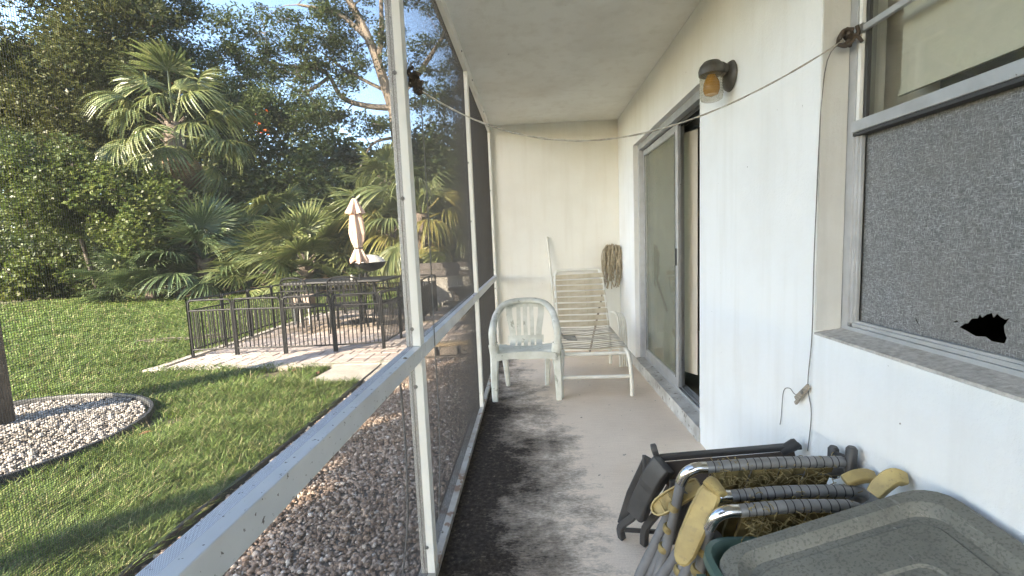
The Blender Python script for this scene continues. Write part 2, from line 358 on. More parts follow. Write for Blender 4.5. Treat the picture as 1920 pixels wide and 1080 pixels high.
def npmesh(name, V, F, mat, smooth=False):
    """V (n,3), F (m,k) one polygon size"""
    me = bpy.data.meshes.new(name); k = F.shape[1]; m = F.shape[0]
    me.vertices.add(len(V)); me.vertices.foreach_set('co', np.ascontiguousarray(V, dtype=np.float32).ravel())
    me.loops.add(m*k); me.loops.foreach_set('vertex_index', np.ascontiguousarray(F, dtype=np.int32).ravel())
    me.polygons.add(m); me.polygons.foreach_set('loop_start', np.arange(0, m*k, k, dtype=np.int32))
    me.polygons.foreach_set('loop_total', np.full(m, k, dtype=np.int32))
    if smooth: me.polygons.foreach_set('use_smooth', np.ones(m, dtype=bool))
    me.update(calc_edges=True)
    if mat: me.materials.append(MATS[mat])
    return me
def arc(p0, p1, p2, n=6):
    """quadratic curve"""
    a, b_, c = Vector(p0), Vector(p1), Vector(p2)
    return [tuple(a*(1-u)**2+b_*2*u*(1-u)+c*u*u) for u in [i/n for i in range(n+1)]]
def spline(pts, n=8):
    P = [Vector(p) for p in pts]; out = []
    for i in range(len(P)-1):
        p0, p1, p2, p3 = P[max(i-1, 0)], P[i], P[i+1], P[min(i+2, len(P)-1)]
        for k in range(n):
            u = k/n
            out.append(0.5*((2*p1)+(-p0+p2)*u+(2*p0-5*p1+4*p2-p3)*u*u+(-p0+3*p1-3*p2+p3)*u**3))
    out.append(P[-1]); return out
def rrect(w, d, r, z, cx=0, cy=0, n=5):
    out = []
    for (sx, sy, a0) in ((1, 1, 0), (-1, 1, 90), (-1, -1, 180), (1, -1, 270)):
        for k in range(n+1):
            a = R(a0+90*k/n); out.append((cx+sx*(w/2-r)+r*math.cos(a), cy+sy*(d/2-r)+r*math.sin(a), z))
    return out

G = -0.12           # lawn level; porch floor is 0
XW = 0.9445         # face of the house wall
YB = 4.853          # face of the end wall
XS = -0.39          # inner face of the screen frame
HC = 2.44

# ================================================================== SETTING
struct(MB().add([(-400, -400, G-0.03), (400, -400, G-0.03), (400, 400, G-0.03), (-400, 400, G-0.03)], [(0, 1, 2, 3)]).build('ground', 'soil'))
struct(MB().box(-0.47, XW-0.002, -1.9, YB+0.1, -0.30, 0.0).build('porch_floor', 'porch_concrete'))

# ---------------------------------------------------------------- house
YE = -1.9
house = thing('house', 'white stucco apartment house whose covered porch fills the right side', 'house', (XW, 2, 0))
wl = MB()
WX1 = XW+0.2
DY0, DY1, DZ0, DZ1 = 2.567, 4.17, 0.08, 2.03
WY0, WY1, WZ0, WZ1 = -0.30, 1.535, 0.862, 2.12
wl.box(XW, WX1, YE, WY0, -0.3, HC)
wl.box(XW, WX1, WY0, WY1, -0.3, 0.855); wl.box(XW, WX1, WY0, WY1, WZ1, HC)
wl.box(XW, WX1, WY1, DY0, -0.3, HC)
wl.box(XW, WX1, DY0, DY1, DZ1, HC)
wl.box(XW, WX1, DY1, 14, -0.3, HC)
wl.build('wall', 'stucco', house)
MB().box(-0.46, XW-0.001, YB, YB+0.18, -0.3, HC).build('end_wall', 'stucco_cream', house)
MB().box(-0.46, XW-0.001, YE, YB+0.18, HC+0.001, HC+0.16).build('ceiling', 'ceiling_paint', house)
MB().box(-0.47, 7.5, YE, 14, HC+0.165, 5.6).build('added_upper_storey', 'stucco', house)  # unseen block added above the ceiling so sun and sky don't leak in
rf = MB(); rf.add([(-0.9, YE-0.5, 5.6), (8, YE-0.5, 5.6), (8, 14.5, 5.6), (-0.9, 14.5, 5.6), (3.5, YE-0.5, 6.9), (3.5, 14.5, 6.9)], [(0, 3, 5, 4), (1, 4, 5, 2), (0, 4, 1), (3, 2, 5), (0, 1, 2, 3)])
rf.build('roof', 'block', house)
rm = MB(); rm.box(WX1+0.01, 4.6, -1.4, 5.4, -0.06, 0.06)
rm.build('room_floor', 'room_floor', house)
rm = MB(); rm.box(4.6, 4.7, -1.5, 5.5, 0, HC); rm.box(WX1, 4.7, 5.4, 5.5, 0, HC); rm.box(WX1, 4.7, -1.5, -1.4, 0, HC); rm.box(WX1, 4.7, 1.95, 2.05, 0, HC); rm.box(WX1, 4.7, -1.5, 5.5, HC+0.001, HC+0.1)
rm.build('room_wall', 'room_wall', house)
MB().box(WX1, 7.5, YE, YE+0.2, -0.3, HC).build('gable_wall', 'stucco', house)
MB().box(7.4, 7.5, YE+0.2, 14, -0.3, HC).build('far_wall', 'stucco', house)
# threshold under the sliding door
th = MB(); th.add([(XW-0.012, DY0-0.01, -0.01), (XW-0.012, 4.45, -0.01), (XW-0.006, DY0-0.01, 0.085), (XW-0.006, 4.45, 0.085), (1.02, DY0-0.01, 0.095), (1.02, 4.45, 0.095), (1.02, DY0-0.01, -0.01), (1.02, 4.45, -0.01)],
                  [(0, 1, 3, 2), (2, 3, 5, 4), (0, 2, 4, 6), (1, 7, 5, 3)])
th.build('threshold', 'threshold', house)

# sliding door (part of the house), its pieces are sub-parts
door = bpy.data.objects.new('sliding_door', None); C.objects.link(door); door.parent = house; OFF[door.name] = Vector((XW, 2, 0))
door['label'] = 'aluminium sliding glass door, half open'
fx0, fx1 = 0.985, 1.10
f = MB(); f.box(fx0, fx1, DY1-0.045, DY1, 0.096, DZ1); f.box(fx0, fx1, DY0, DY1-0.045, DZ1-0.05, DZ1)
f.box(fx0, fx1, DY0, DY0+0.03, 0.096, DZ1-0.05); f.build('frame', 'frame_alu', door)
f = MB(); f.box(fx0+0.03, fx1, DY0, DY1-0.05, 0.088, 0.098)
for x in (1.022, 1.048, 1.074, 1.095): f.box(x, x+0.004, DY0, DY1-0.05, 0.098, 0.118)
f.build('track', 'frame_alu', door)
f = MB()
for x in (1.03, 1.056, 1.08): f.box(x, x+0.006, DY0, DY1-0.05, DZ1-0.075, DZ1-0.05)
f.build('head_track', 'dark_gasket', door)
def sliding_leaf(x, y0, y1, glass):
    p = MB(); z0, z1 = 0.12, DZ1-0.06
    p.box(x-0.014, x+0.014, y0, y0+0.05, z0, z1); p.box(x-0.014, x+0.014, y1-0.045, y1, z0, z1)
    p.box(x-0.014, x+0.014, y0+0.05, y1-0.045, z0, z0+0.065); p.box(x-0.014, x+0.014, y0+0.05, y1-0.045, z1-0.05, z1)
    p.build('leaf_frame', 'frame_alu', door, bevel=0.003)
    q = MB(); q.box(x-0.016, x-0.0145, y0+0.046, y0+0.054, z0+0.06, z1-0.045); q.box(x-0.016, x-0.0145, y1-0.05, y1-0.042, z0+0.06, z1-0.045); q.build('gasket', 'dark_gasket', door)
    MB().box(x-0.003, x+0.003, y0+0.045, y1-0.04, z0+0.06, z1-0.045).build('glass', glass, door)
sliding_leaf(1.035, 3.19, 4.115, 'dirty_glass')
sliding_leaf(1.066, 3.22, 4.11, 'clear_glass')
f = MB(); f.box(1.012, 1.0205, 3.205, 3.222, 1.0, 1.12); f.build('handle', 'dark_gasket', door)
f = MB(); f.box(1.005, 1.021, 4.15-0.005, 4.168-0.045, 0.9, 1.3); f.build('lock_strip', 'frame_alu', door)
# one vertical blind hanging in the gap, valance behind
f = MB(); pr = []
for k in range(9):
    u = k/8; pr.append((1.09+0.075*u-0.012*math.sin(math.pi*u), 3.40-0.19*u))
L0 = [(x, y, 0.20) for x, y in pr]+[(x+0.004, y+0.001, 0.20) for x, y in reversed(pr)]
L1 = [(x, y, 1.93) for x, y in L0[:0]] or [(p[0], p[1], 1.93) for p in L0]
f.loops([L0, L1]); f.build('blind_slat', 'blind', door, True)
f = MB()
for j in range(1, 6):
    L0 = [(x+0.012*j, y+0.05*j, 0.20) for x, y in pr]+[(x+0.012*j+0.003, y+0.05*j, 0.20) for x, y in reversed(pr)]
    f.loops([L0, [(p[0], p[1], 1.93) for p in L0]])
f.build('blind_stack', 'blind', door, True)
MB().box(1.15, 1.19, 2.5, 4.2, 1.95, 2.0).build('blind_track', 'frame_alu', door)

# window
win = bpy.data.objects.new('window', None); C.objects.link(win); win.parent = house; OFF[win.name] = Vector((XW, 2, 0))
win['label'] = 'aluminium single hung window with torn grey privacy film'
gx = 1.055
s = MB(); s.add([(XW+0.002, WY0, 0.8555), (XW+0.002, WY1, 0.8555), (XW+0.002, WY0, 0.863), (XW+0.002, WY1, 0.863), (1.03, WY0, 0.876), (1.03, WY1, 0.876), (1.03, WY0, 0.8555), (1.03, WY1, 0.8555)], [(0, 1, 3, 2), (2, 3, 5, 4), (0, 2, 4, 6), (1, 7, 5, 3), (0, 6, 7, 1)])
s.build('sill', 'sill_grit', win)
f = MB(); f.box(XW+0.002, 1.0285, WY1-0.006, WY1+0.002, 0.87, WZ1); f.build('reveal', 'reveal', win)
f = MB(); f.box(1.03, 1.09, WY1-0.035, WY1-0.001, 0.862, WZ1); f.box(1.03, 1.09, WY0, WY1-0.035, 0.862, 0.888); f.box(1.03, 1.09, WY0, WY1-0.035, WZ1-0.03, WZ1); f.box(1.03, 1.09, WY0, WY0+0.03, 0.888, WZ1-0.03)
f.build('frame', 'frame_alu', win)
f = MB(); f.box(1.036, 1.05, WY1-0.047, WY1-0.0355, 0.9, 1.5); f.box(1.036, 1.05, WY0+0.04, WY1-0.047, 0.889, 0.9)
f.box(1.042, 1.052, WY1-0.055, WY1-0.0475, 0.9, 1.5); f.box(1.042, 1.052, WY0+0.04, WY1-0.055, 0.9005, 0.908); f.build('lower_sash', 'frame_alu', win)
MB().box(1.02, 1.062, WY0+0.03, WY1-0.036, 1.505, 1.54).build('meeting_rail', 'frame_alu', win, bevel=0.003)
MB().box(1.026, 1.06, WY0+0.03, WY1-0.036, 1.495, 1.5045).build('seal', 'dark_gasket', win)
MB().box(1.035, 1.05, WY0+0.03, WY1-0.05, 1.805, 1.825).build('screen_bar', 'frame_alu', win, bevel=0.003)
MB().box(1.034, 1.044, WY1-0.05, WY1-0.0365, 1.541, 1.80).build('bright_strip', 'bright_strip', win)
MB().box(1.034, 1.044, WY1-0.05, WY1-0.0365, 1.83, 2.08).build('bright_strip', 'bright_strip', win)
MB().box(1.046, 1.056, WY1-0.062, WY1-0.0505, 1.541, 2.08).build('seal', 'dark_gasket', win)
MB().box(gx+0.008, gx+0.012, WY0+0.03, WY1-0.05, 1.54, WZ1-0.03).build('upper_pane', 'clear_glass', win)
# film with a real torn hole
import bmesh
def film():
    bm = bmesh.new(); x = gx+0.0055
    out = [(WY0+0.03, 0.902), (WY1-0.05, 0.902), (WY1-0.05, 1.505), (WY0+0.03, 1.505)]
    hole = [(1.170, 0.972), (1.157, 0.984), (1.150, 0.985), (1.140, 0.999), (1.126, 1.002), (1.122, 1.012), (1.116, 1.006), (1.104, 1.016), (1.094, 1.020), (1.090, 1.010), (1.082, 1.020), (1.074, 1.014), (1.064, 1.010), (1.056, 1.014), (1.062, 1.002), (1.066, 0.996), (1.064, 0.982), (1.058, 0.968), (1.063, 0.955), (1.090, 0.954), (1.105, 0.962), (1.128, 0.958), (1.150, 0.966)]
    small = [(1.186, 0.984), (1.178, 0.988), (1.174, 0.985), (1.181, 0.982)]
    slit = [(1.3, 0.975), (1.296, 0.965), (1.28, 0.947), (1.276, 0.944), (1.283, 0.95), (1.294, 0.968)]
    es = []
    for lp in (out, hole, small, slit):
        sh_ = (0, 0) if lp is out else (-0.022, -0.022)
        vs = [bm.verts.new((x, a+sh_[0], b_+sh_[1])) for a, b_ in lp]
        es += [bm.edges.new((vs[i], vs[(i+1) % len(vs)])) for i in range(len(vs))]
    bmesh.ops.triangle_fill(bm, use_beauty=True, edges=es)
    me = bpy.data.meshes.new('film'); off = OFF[win.name]
    bmesh.ops.translate(bm, vec=-off, verts=bm.verts); bm.to_mesh(me); bm.free()
    return link('privacy_film', me, 'film', win, off=off)
film()
f = MB(); f.add([(1.12, WY0, 1.60), (1.12, 1.44, 1.60), (1.12, 1.44, 2.2), (1.12, WY0, 2.2)], [(0, 1, 2, 3)]); f.box(1.114, 1.126, WY0, 1.44, 1.595, 1.612)
f.build('roller_shade', 'shade_cloth', win)
f = MB(); f.add([(1.20, 1.40, 1.5), (1.20, 1.9, 1.5), (1.20, 1.9, 2.2), (1.20, 1.40, 2.2)], [(0, 1, 2, 3)]); f.build('side_curtain', 'shade_cloth', win)

# ---------------------------------------------------------------- screen enclosure
scr = thing('screen_enclosure', 'white and grey aluminium porch frame filled with insect screening', 'screen enclosure', (XS, 1.5, 0))
PY = [-1.79, -0.155, 1.487, 3.13, 4.80]; PW = 0.05
X0, X1 = -0.44, XS
ZR0, ZR1 = 0.816, 0.866
screwm = MB().lathe((0, 0, 0), [(0.0, 0.005), (0.004, 0.0045), (0.0065, 0.002), (0.007, 0.0)], 10, cap=False)
me_screw = bpy.data.meshes.new('screw'); me_screw.from_pydata(screwm.v, [], screwm.f); me_screw.materials.append(MATS['screw'])
off = Vector((XS, 1.5, 0))
for y in PY:
    for (z0, z1) in ((ZR1+0.001, 2.372), (0.032, ZR0-0.001)):
        p = MB(); p.box(X0, X1, y, y+PW, z0, z1)
        po = p.build('post', 'white_alu', scr, bevel=0.002)
        if y < 1: continue
        for gx_ in (-0.4275,): MB().box(gx_-0.0012, gx_+0.0012, y-0.0012, y-0.0002, z0+0.003, z1-0.003).build('seam', 'channel_alu', po)
        for z in ((z0+0.06, z0+0.9, z1-0.12, z0+0.5) if z0 > 0.5 else (z0+0.1, z1-0.09)):
            inst('screw', me_screw, po, Vector((-0.415+random.uniform(-.006, .006), y-0.0005, z))-off, (R(90), 0, 0))
for i in range(4):
    y0 = PY[i]; y1 = PY[i+1]
    ro = MB().box(X0, X1, y0+0.002, y1-0.002+(PW if i == 3 else 0), ZR0, ZR1).build('rail', 'grey_alu', scr, bevel=0.002)
    inst('screw', me_screw, ro, Vector((-0.40, y1-0.16, ZR1))-off)
bo = MB().box(X0, X1, PY[0], PY[-1]+PW, 2.375, HC-0.001).build('top_beam', 'white_alu', scr, bevel=0.002)
for y in (1.65, 2.2, 2.9, 3.4, 4.2, 4.7): inst('screw', me_screw, bo, Vector((XS+0.0003, y, 2.405))-off, (0, R(90), 0))
bo = MB().box(X0-0.01, X1+0.004, PY[0], PY[-1]+PW, 0.0015, 0.03).build('bottom_channel', 'channel_alu', scr, bevel=0.002)
for y in (1.72, 2.5, 3.6): inst('screw', me_screw, bo, Vector((-0.412, y, 0.03))-off)
def wires(y0, y1, z0, z1, pitch=0.0020, w=0.00024):
    ys = np.arange(y0, y1, pitch); zs = np.arange(z0, z1, pitch); h = w/2; x = -0.416
    def prism(c0, c1):   # arrays (n,3) start / end, axis-aligned
        n = len(c0); d = c1-c0; ax = 1 if abs(d[0][1]) > abs(d[0][2]) else 2; ot = 3-ax
        V = np.zeros((n, 8, 3))
        for j, (a, b_) in enumerate(((-1, -1), (1, -1), (1, 1), (-1, 1))):
            for e, cc_ in enumerate((c0, c1)):
                V[:, e*4+j] = cc_; V[:, e*4+j, 0] += a*h; V[:, e*4+j, ot] += b_*h
        F = np.array([[0, 1, 5, 4], [1, 2, 6, 5], [2, 3, 7, 6], [3, 0, 4, 7]])[None]+(np.arange(n)*8)[:, None, None]
        return V.reshape(-1, 3), F.reshape(-1, 4)
    a, fa = prism(np.stack([np.full_like(ys, x), ys, np.full_like(ys, z0)], 1), np.stack([np.full_like(ys, x), ys, np.full_like(ys, z1)], 1))
    c, fc = prism(np.stack([np.full_like(zs, x+w*0.4), np.full_like(zs, y0), zs], 1), np.stack([np.full_like(zs, x+w*0.4), np.full_like(zs, y1), zs], 1))
    V = np.concatenate([a, c])-np.array(off); F = np.concatenate([fa, fc+len(a)])
    o = link('screen_panel', npmesh('screen_panel', V, F, 'screen_wire'), None, scr); o['kind'] = 'stuff'
for i in range(4):
    wires(PY[i]+PW, PY[i+1], ZR1, 2.375); wires(PY[i]+PW, PY[i+1], 0.03, ZR0)

# ---------------------------------------------------------------- lawn, gravel, paving
BED = (-4.27, 2.95, 1.12)
PAT = (-4.60, -0.45, 5.02, 9.4)      # patio x0 x1 y0 y1
def hash_noise(x, y, s, seed=0):
    return (np.sin(x*s*1.3+seed)+np.sin(y*s*1.7+seed*2.1)+np.sin((x+y)*s*0.9+seed*.7)+np.sin((x-1.6*y)*s*1.9+1.3*seed))/4
def in_bed(x, y, m=0): return (x-BED[0])**2+(y-BED[1])**2 < (BED[2]+m)**2
def lawn():
    n = 600000
    th_ = rng.uniform(R(12), R(62), n); d = 1.9*np.exp(rng.uniform(0, np.log(22/1.9), n))
    x = -d*np.sin(th_); y = d*np.cos(th_)
    k = (x < -1.775) & (y < 19.0+0.6*np.sin(x)) & ~in_bed(x, y, 0.03) & ~((x > PAT[0]+0.02) & (y > PAT[2]-0.02) & (y < PAT[3])) & ~((x > -2.36) & (x < -1.55) & (y > 4.33) & (y < 4.95))
    x, y, d = x[k], y[k], d[k]
    bare = hash_noise(x, y, 1.7, 3)+0.5*hash_noise(x, y, 5.1, 8)
    near_edge = np.clip(1-(-1.775-x)/0.3, 0, 1)*0.4+np.clip(1-np.hypot(x+2.9, y-4.6)/0.7, 0, 1)*0.7+np.clip(1-np.abs(np.hypot(x-BED[0], y-BED[1])-BED[2])/0.2, 0, 1)*(x > -3.6)*0.5
    worn = sum(np.clip(1-np.hypot((x-a)/c_, (y-b_)/e_), 0, 1)*g_ for a, b_, c_, e_, g_ in ((-2.95, 3.45, 0.5, 0.35, 1.0), (-2.0, 2.9, 0.35, 0.6, 0.9), (-2.45, 4.55, 0.6, 0.35, 1.0), (-2.3, 2.2, 0.5, 0.3, 0.8), (-3.3, 4.35, 0.6, 0.25, 0.7), (-2.1, 3.9, 0.3, 0.5, 0.8), (-2.75, 2.6, 0.3, 0.2, 0.7)))
    keep = rng.uniform(0, 1, len(x)) > np.clip(bare*0.75-0.05, 0, 0.8)+near_edge+worn*0.55
    x, y, d = x[keep], y[keep], d[keep]; n = len(x)
    s = np.clip(d/4.5, 0.85, 3.2)
    h = rng.uniform(0.03, 0.085, n)*(0.8+0.25*s)*(1+0.35*hash_noise(x, y, 3, 5)+0.3*hash_noise(x, y, 11, 2)); w = rng.uniform(0.0024, 0.0050, n)*s
    a = rng.uniform(0, 2*np.pi, n); lean = rng.uniform(0.4, 1.7, n)*h; b_ = a+rng.uniform(-.9, .9, n)+np.pi/2
    dx, dy = np.cos(a), np.sin(a); px, py = np.cos(b_), np.sin(b_)
    z = G-0.03
    V = np.zeros((n, 5, 3))
    for j, (u, ww) in enumerate(((0, 1), (0, -1), (0.55, -0.8), (0.55, 0.8))):
        V[:, j, 0] = x+dx*lean*u*0.6+px*w*ww; V[:, j, 1] = y+dy*lean*u*0.6+py*w*ww; V[:, j, 2] = z+0.03*0+h*u*1.05
    V[:, 4, 0] = x+dx*lean; V[:, 4, 1] = y+dy*lean; V[:, 4, 2] = z+h*rng.uniform(0.8, 1.1, n)
    B = (np.arange(n)*5)[:, None]
    F = np.concatenate([np.array([[0, 1, 2]])+B, np.array([[0, 2, 3]])+B, np.array([[3, 2, 4]])+B])
    o = link('grass', npmesh('grass', V.reshape(-1, 3), F, 'grass'), None)
    tag(o, 'rough green grass of the lawn beyond the screen', 'grass', kind='stuff')
lawn()
# pebbles
t_ = (1+5**.5)/2
ICO_V = np.array([(-1, t_, 0), (1, t_, 0), (-1, -t_, 0), (1, -t_, 0), (0, -1, t_), (0, 1, t_), (0, -1, -t_), (0, 1, -t_), (t_, 0, -1), (t_, 0, 1), (-t_, 0, -1), (-t_, 0, 1)])/1.9
ICO_F = np.array([(0, 11, 5), (0, 5, 1), (0, 1, 7), (0, 7, 10), (0, 10, 11), (1, 5, 9), (5, 11, 4), (11, 10, 2), (10, 7, 6), (7, 1, 8), (3, 9, 4), (3, 4, 2), (3, 2, 6), (3, 6, 8), (3, 8, 9), (4, 9, 5), (2, 4, 11), (6, 2, 10), (8, 6, 7), (9, 8, 1)])
def pebbles(name, x, y, z, size, label, mat='pebble'):
    n = len(x); sc = size[:, None]*np.stack([rng.uniform(.8, 1.3, n), rng.uniform(.6, 1.0, n), rng.uniform(.45, .75, n)], 1)
    V = ICO_V[None]*(1+rng.uniform(-.28, .28, (n, 12, 1)))*sc[:, None, :]
    a = rng.uniform(0, 6.28, n); ti = rng.uniform(-.5, .5, n)
    c, s_ = np.cos(ti)[:, None], np.sin(ti)[:, None]
    V[:, :, 0], V[:, :, 2] = V[:, :, 0]*c-V[:, :, 2]*s_, V[:, :, 0]*s_+V[:, :, 2]*c
    c, s_ = np.cos(a)[:, None], np.sin(a)[:, None]
    V[:, :, 0], V[:, :, 1] = V[:, :, 0]*c-V[:, :, 1]*s_, V[:, :, 0]*s_+V[:, :, 1]*c
    V += np.stack([x, y, z], 1)[:, None, :]
    F = ICO_F[None]+(np.arange(n)*12)[:, None, None]
    o = link(name, npmesh(name, V.reshape(-1, 3), F.reshape(-1, 3), mat, True), None)
    tag(o, label, 'gravel', kind='stuff')
n = 32000; x = rng.uniform(-1.74, -0.48, n); y = rng.uniform(0.9, 5.25, n)
pebbles('gravel', x, y, G-0.022+rng.uniform(0, 0.012, n), 0.0058+0.012*rng.uniform(0, 1, n)**2.2, 'brown and grey gravel strip between porch and lawn')
n = 11000; rr = BED[2]*0.97*np.sqrt(rng.uniform(0, 1, n)); a = rng.uniform(0, 6.28, n)
pebbles('gravel', BED[0]+rr*np.cos(a), BED[1]+rr*np.sin(a), G-0.01+0.05*(1-rr/BED[2])+rng.uniform(0, 0.012, n), 0.009+0.014*rng.uniform(0, 1, n)**1.8, 'pale gravel in the round bed beneath the tree', 'pebble_bed')
struct(MB().box(-1.75, -0.475, 0.2, 5.3, G-0.06, G-0.026).build('gravel_bed', 'joint_sand'))
dm = MB(); dm.lathe((BED[0], BED[1], 0), [(BED[2], G-0.035), (BED[2]*0.8, G-0.01), (BED[2]*0.4, G+0.015), (0.01, G+0.035)], 32, cap=False)
struct(dm.build('tree_bed', 'joint_sand', smooth=True))
e = MB(); pts = [(-1.765+0.008*math.sin(k*1.3), -1+k*0.35, G+0.005+0.006*math.sin(k*0.9)) for k in range(18)]
e.sweep(spline(pts, 3), [(-0.011, -0.07), (0.011, -0.07), (0.010, 0.006), (0.0, 0.012), (-0.010, 0.006)])
tag(e.build('lawn_edging', 'edging', smooth=False), 'black plastic edging strip between gravel and lawn', 'edging')
e = MB(); pts = [(BED[0]+BED[2]*(1+0.02*math.sin(3*a))*math.cos(a), BED[1]+BED[2]*(1+0.02*math.sin(3*a))*math.sin(a), G+0.012) for a in [2*math.pi*k/48 for k in range(49)]]
e.sweep(pts, [(-0.013, -0.06), (0.013, -0.06), (0.018, 0.012), (0.012, 0.028), (-0.012, 0.028), (-0.018, 0.012)], cap=False)
tag(e.build('bed_edging', 'edging', smooth=True), 'black edging ring around the gravel tree bed', 'edging')

# patio of pavers (its own setting piece), pavers as children
pat = struct(MB().box(PAT[0]+0.19, PAT[1], PAT[2]+0.2, PAT[3], G-0.1, G+0.012).build('patio', 'joint_sand'))
def brick_mesh(w, d, h, bev=0.006):
    mb_ = MB(); mb_.loops([rrect(w, d, 0.004, 0, n=1), rrect(w, d, 0.004, h-bev, n=1), rrect(w-2*bev, d-2*bev, 0.004, h, n=1)], cap0=False)
    me = bpy.data.meshes.new('paver'); me.from_pydata(mb_.v, [], mb_.f); me.materials.append(MATS['paver_each']); return me
pvs = [brick_mesh(0.192, 0.192, 0.05), brick_mesh(0.192, 0.094, 0.05), brick_mesh(0.094, 0.192, 0.05)]
cells = []
iy = 0; yy = PAT[2]+0.3
while yy < PAT[3]:
    xx = PAT[0]+0.3+(iy % 2)*0.07
    while xx < PAT[1]-0.1:
        cells.append((xx, yy)); xx += 0.2
    yy += 0.2; iy += 1
def paver_at(xx, yy, out):
    r_ = random.random()
    if r_ < 0.45: out.append((0, xx, yy))
    elif r_ < 0.75: out += [(1, xx, yy-0.049), (1, xx, yy+0.049)]
    else: out += [(2, xx-0.049, yy), (2, xx+0.049, yy)]
pl = []
for c_ in cells: paver_at(*c_, pl)
for k in range(22): pl.append((0, PAT[0]+0.3+k*0.2, PAT[2]+0.1))
pl = [p for p in pl if not (p[1] > -1.55 and p[2] < 5.5)]
pl.sort(key=lambda p: math.hypot(p[1], p[2]))
for k, (ty, xx, yy) in enumerate(pl[:300]):
    inst('paver', pvs[ty], pat, (xx, yy, G-0.028+random.uniform(0, 0.006)), (random.uniform(-.012, .012), random.uniform(-.012, .012), random.uniform(-.02, .02)))
rest = MB()
for (ty, xx, yy) in pl[300:]:
    w, d = ((0.192, 0.192), (0.192, 0.094), (0.094, 0.192))[ty]
    dz = random.uniform(0, 0.006)
    rest.loops([rrect(w, d, 0.004, G+0.0, xx, yy, 1), rrect(w, d, 0.004, G+0.016+dz, xx, yy, 1), rrect(w-.012, d-.012, 0.004, G+0.022+dz, xx, yy, 1)], cap0=False)
tag(rest.build('far_pavers', 'paver', pat), kind='stuff')
kb = MB(); pts = [(PAT[0]+k*0.2, PAT[2]-0.03+random.uniform(-.012, .012), G+0.004) for k in range(16)]
kb.sweep(pts, [(-0.075, -0.1), (0.075, -0.1), (0.07, 0.012), (0.05, 0.02), (-0.05, 0.018), (-0.07, 0.004)])
struct(kb.build('paving_kerb', 'old_concrete'))
kb = MB(); kb.sweep([(PAT[0]+0.06, PAT[2]+k*0.3, G+0.002+random.uniform(0, .006)) for k in range(15)], [(-0.06, -0.1), (0.06, -0.1), (0.055, 0.014), (-0.05, 0.016)])
struct(kb.build('paving_kerb', 'old_concrete'))
sl = MB(); sl.loops([[(x, y, G-0.06) for x, y in ((-2.33, 4.36), (-1.58, 4.33), (-1.56, 4.93), (-2.28, 4.96))], [(x, y, G+0.012) for x, y in ((-2.33, 4.36), (-1.58, 4.33), (-1.56, 4.93), (-2.28, 4.96))]])
tag(sl.build('stepping_slab', 'old_concrete', bevel=0.01), 'square concrete stepping slab in front of the paved patio', 'slab')
# timber and blocks closing the gravel strip
pk = MB(); pk.bar((-1.38, 5.26, 0.02), (-0.44, 5.46, 0.02), 0.13, 0.045); tag(pk.build('plank', 'plank', bevel=0.004), 'pale timber plank lying across the end of the gravel strip', 'plank')
for k in range(4):
    x = -1.30+k*0.25; y = 5.275+0.05*k
    bl = MB(); bl.box(x-0.11, x+0.11, y-0.05, y+0.09, G-0.05, -0.004)
    tag(bl.build('block', 'block', bevel=0.012), ('leftmost', 'second', 'third', 'rightmost')[k]+' brown stone block in the row under the timber plank'+(' from the left' if k in (1, 2) else ''), 'block', 'stone blocks under the plank')

# ---------------------------------------------------------------- vegetation
def leaf_cloud(cent, size, aspect=0.5, up=0.6, droop=0.0):
    """cent (n,3) -> folded leaves of one quad"""
    n = len(cent)
    nrm = rng.normal(0, 1, (n, 3)); nrm[:, 2] = np.abs(nrm[:, 2])+up; nrm[:, 1] -= 0.25; nrm /= np.linalg.norm(nrm, axis=1)[:, None]
    d = rng.normal(0, 1, (n, 3)); d[:, 2] -= droop; d -= nrm*(d*nrm).sum(1)[:, None]; d /= np.linalg.norm(d, axis=1)[:, None]
    s_ = np.cross(d, nrm); L = (size*rng.uniform(0.6, 1.35, n))[:, None]; w = L*aspect*0.5
    V = np.stack([cent-d*L*0.5, cent-s_*w+nrm*w*0.35-d*L*0.05, cent+d*L*0.5, cent+s_*w+nrm*w*0.35-d*L*0.05], 1)
    F = np.arange(n*4).reshape(n, 4)
    return V.reshape(-1, 3), F
def clumps(centres, radii, per, shell=0.55, flat=0.75):
    out = []
    for c, r_ in zip(centres, radii):
        n = int(per*(r_**2)) if per < 2000 else int(per)
        d = rng.normal(0, 1, (n, 3)); d /= np.linalg.norm(d, axis=1)[:, None]
        rad = r_*rng.uniform(shell, 1.0, n)**0.7
        p = d*rad[:, None]; p[:, 2] *= flat; out.append(p+np.array(c))
    return np.concatenate(out)
def limb(mb_, a, b_, r0, r1, wob=0.12, seg=6, n=6):
    a, b_ = Vector(a), Vector(b_); L = (b_-a).length; pts = []
    ph = random.uniform(0, 6.28); ax = Vector((random.uniform(-1, 1), random.uniform(-1, 1), random.uniform(-.5, .8)))
    for k in range(seg+1):
        u = k/seg; w = math.sin(u*math.pi)*wob*L
        pts.append(a.lerp(b_, u)+ax*w*(0.7+0.3*math.sin(ph+u*5)))
    mb_.tube(pts, [r0+(r1-r0)*k/seg for k in range(seg+1)], n)
    return pts
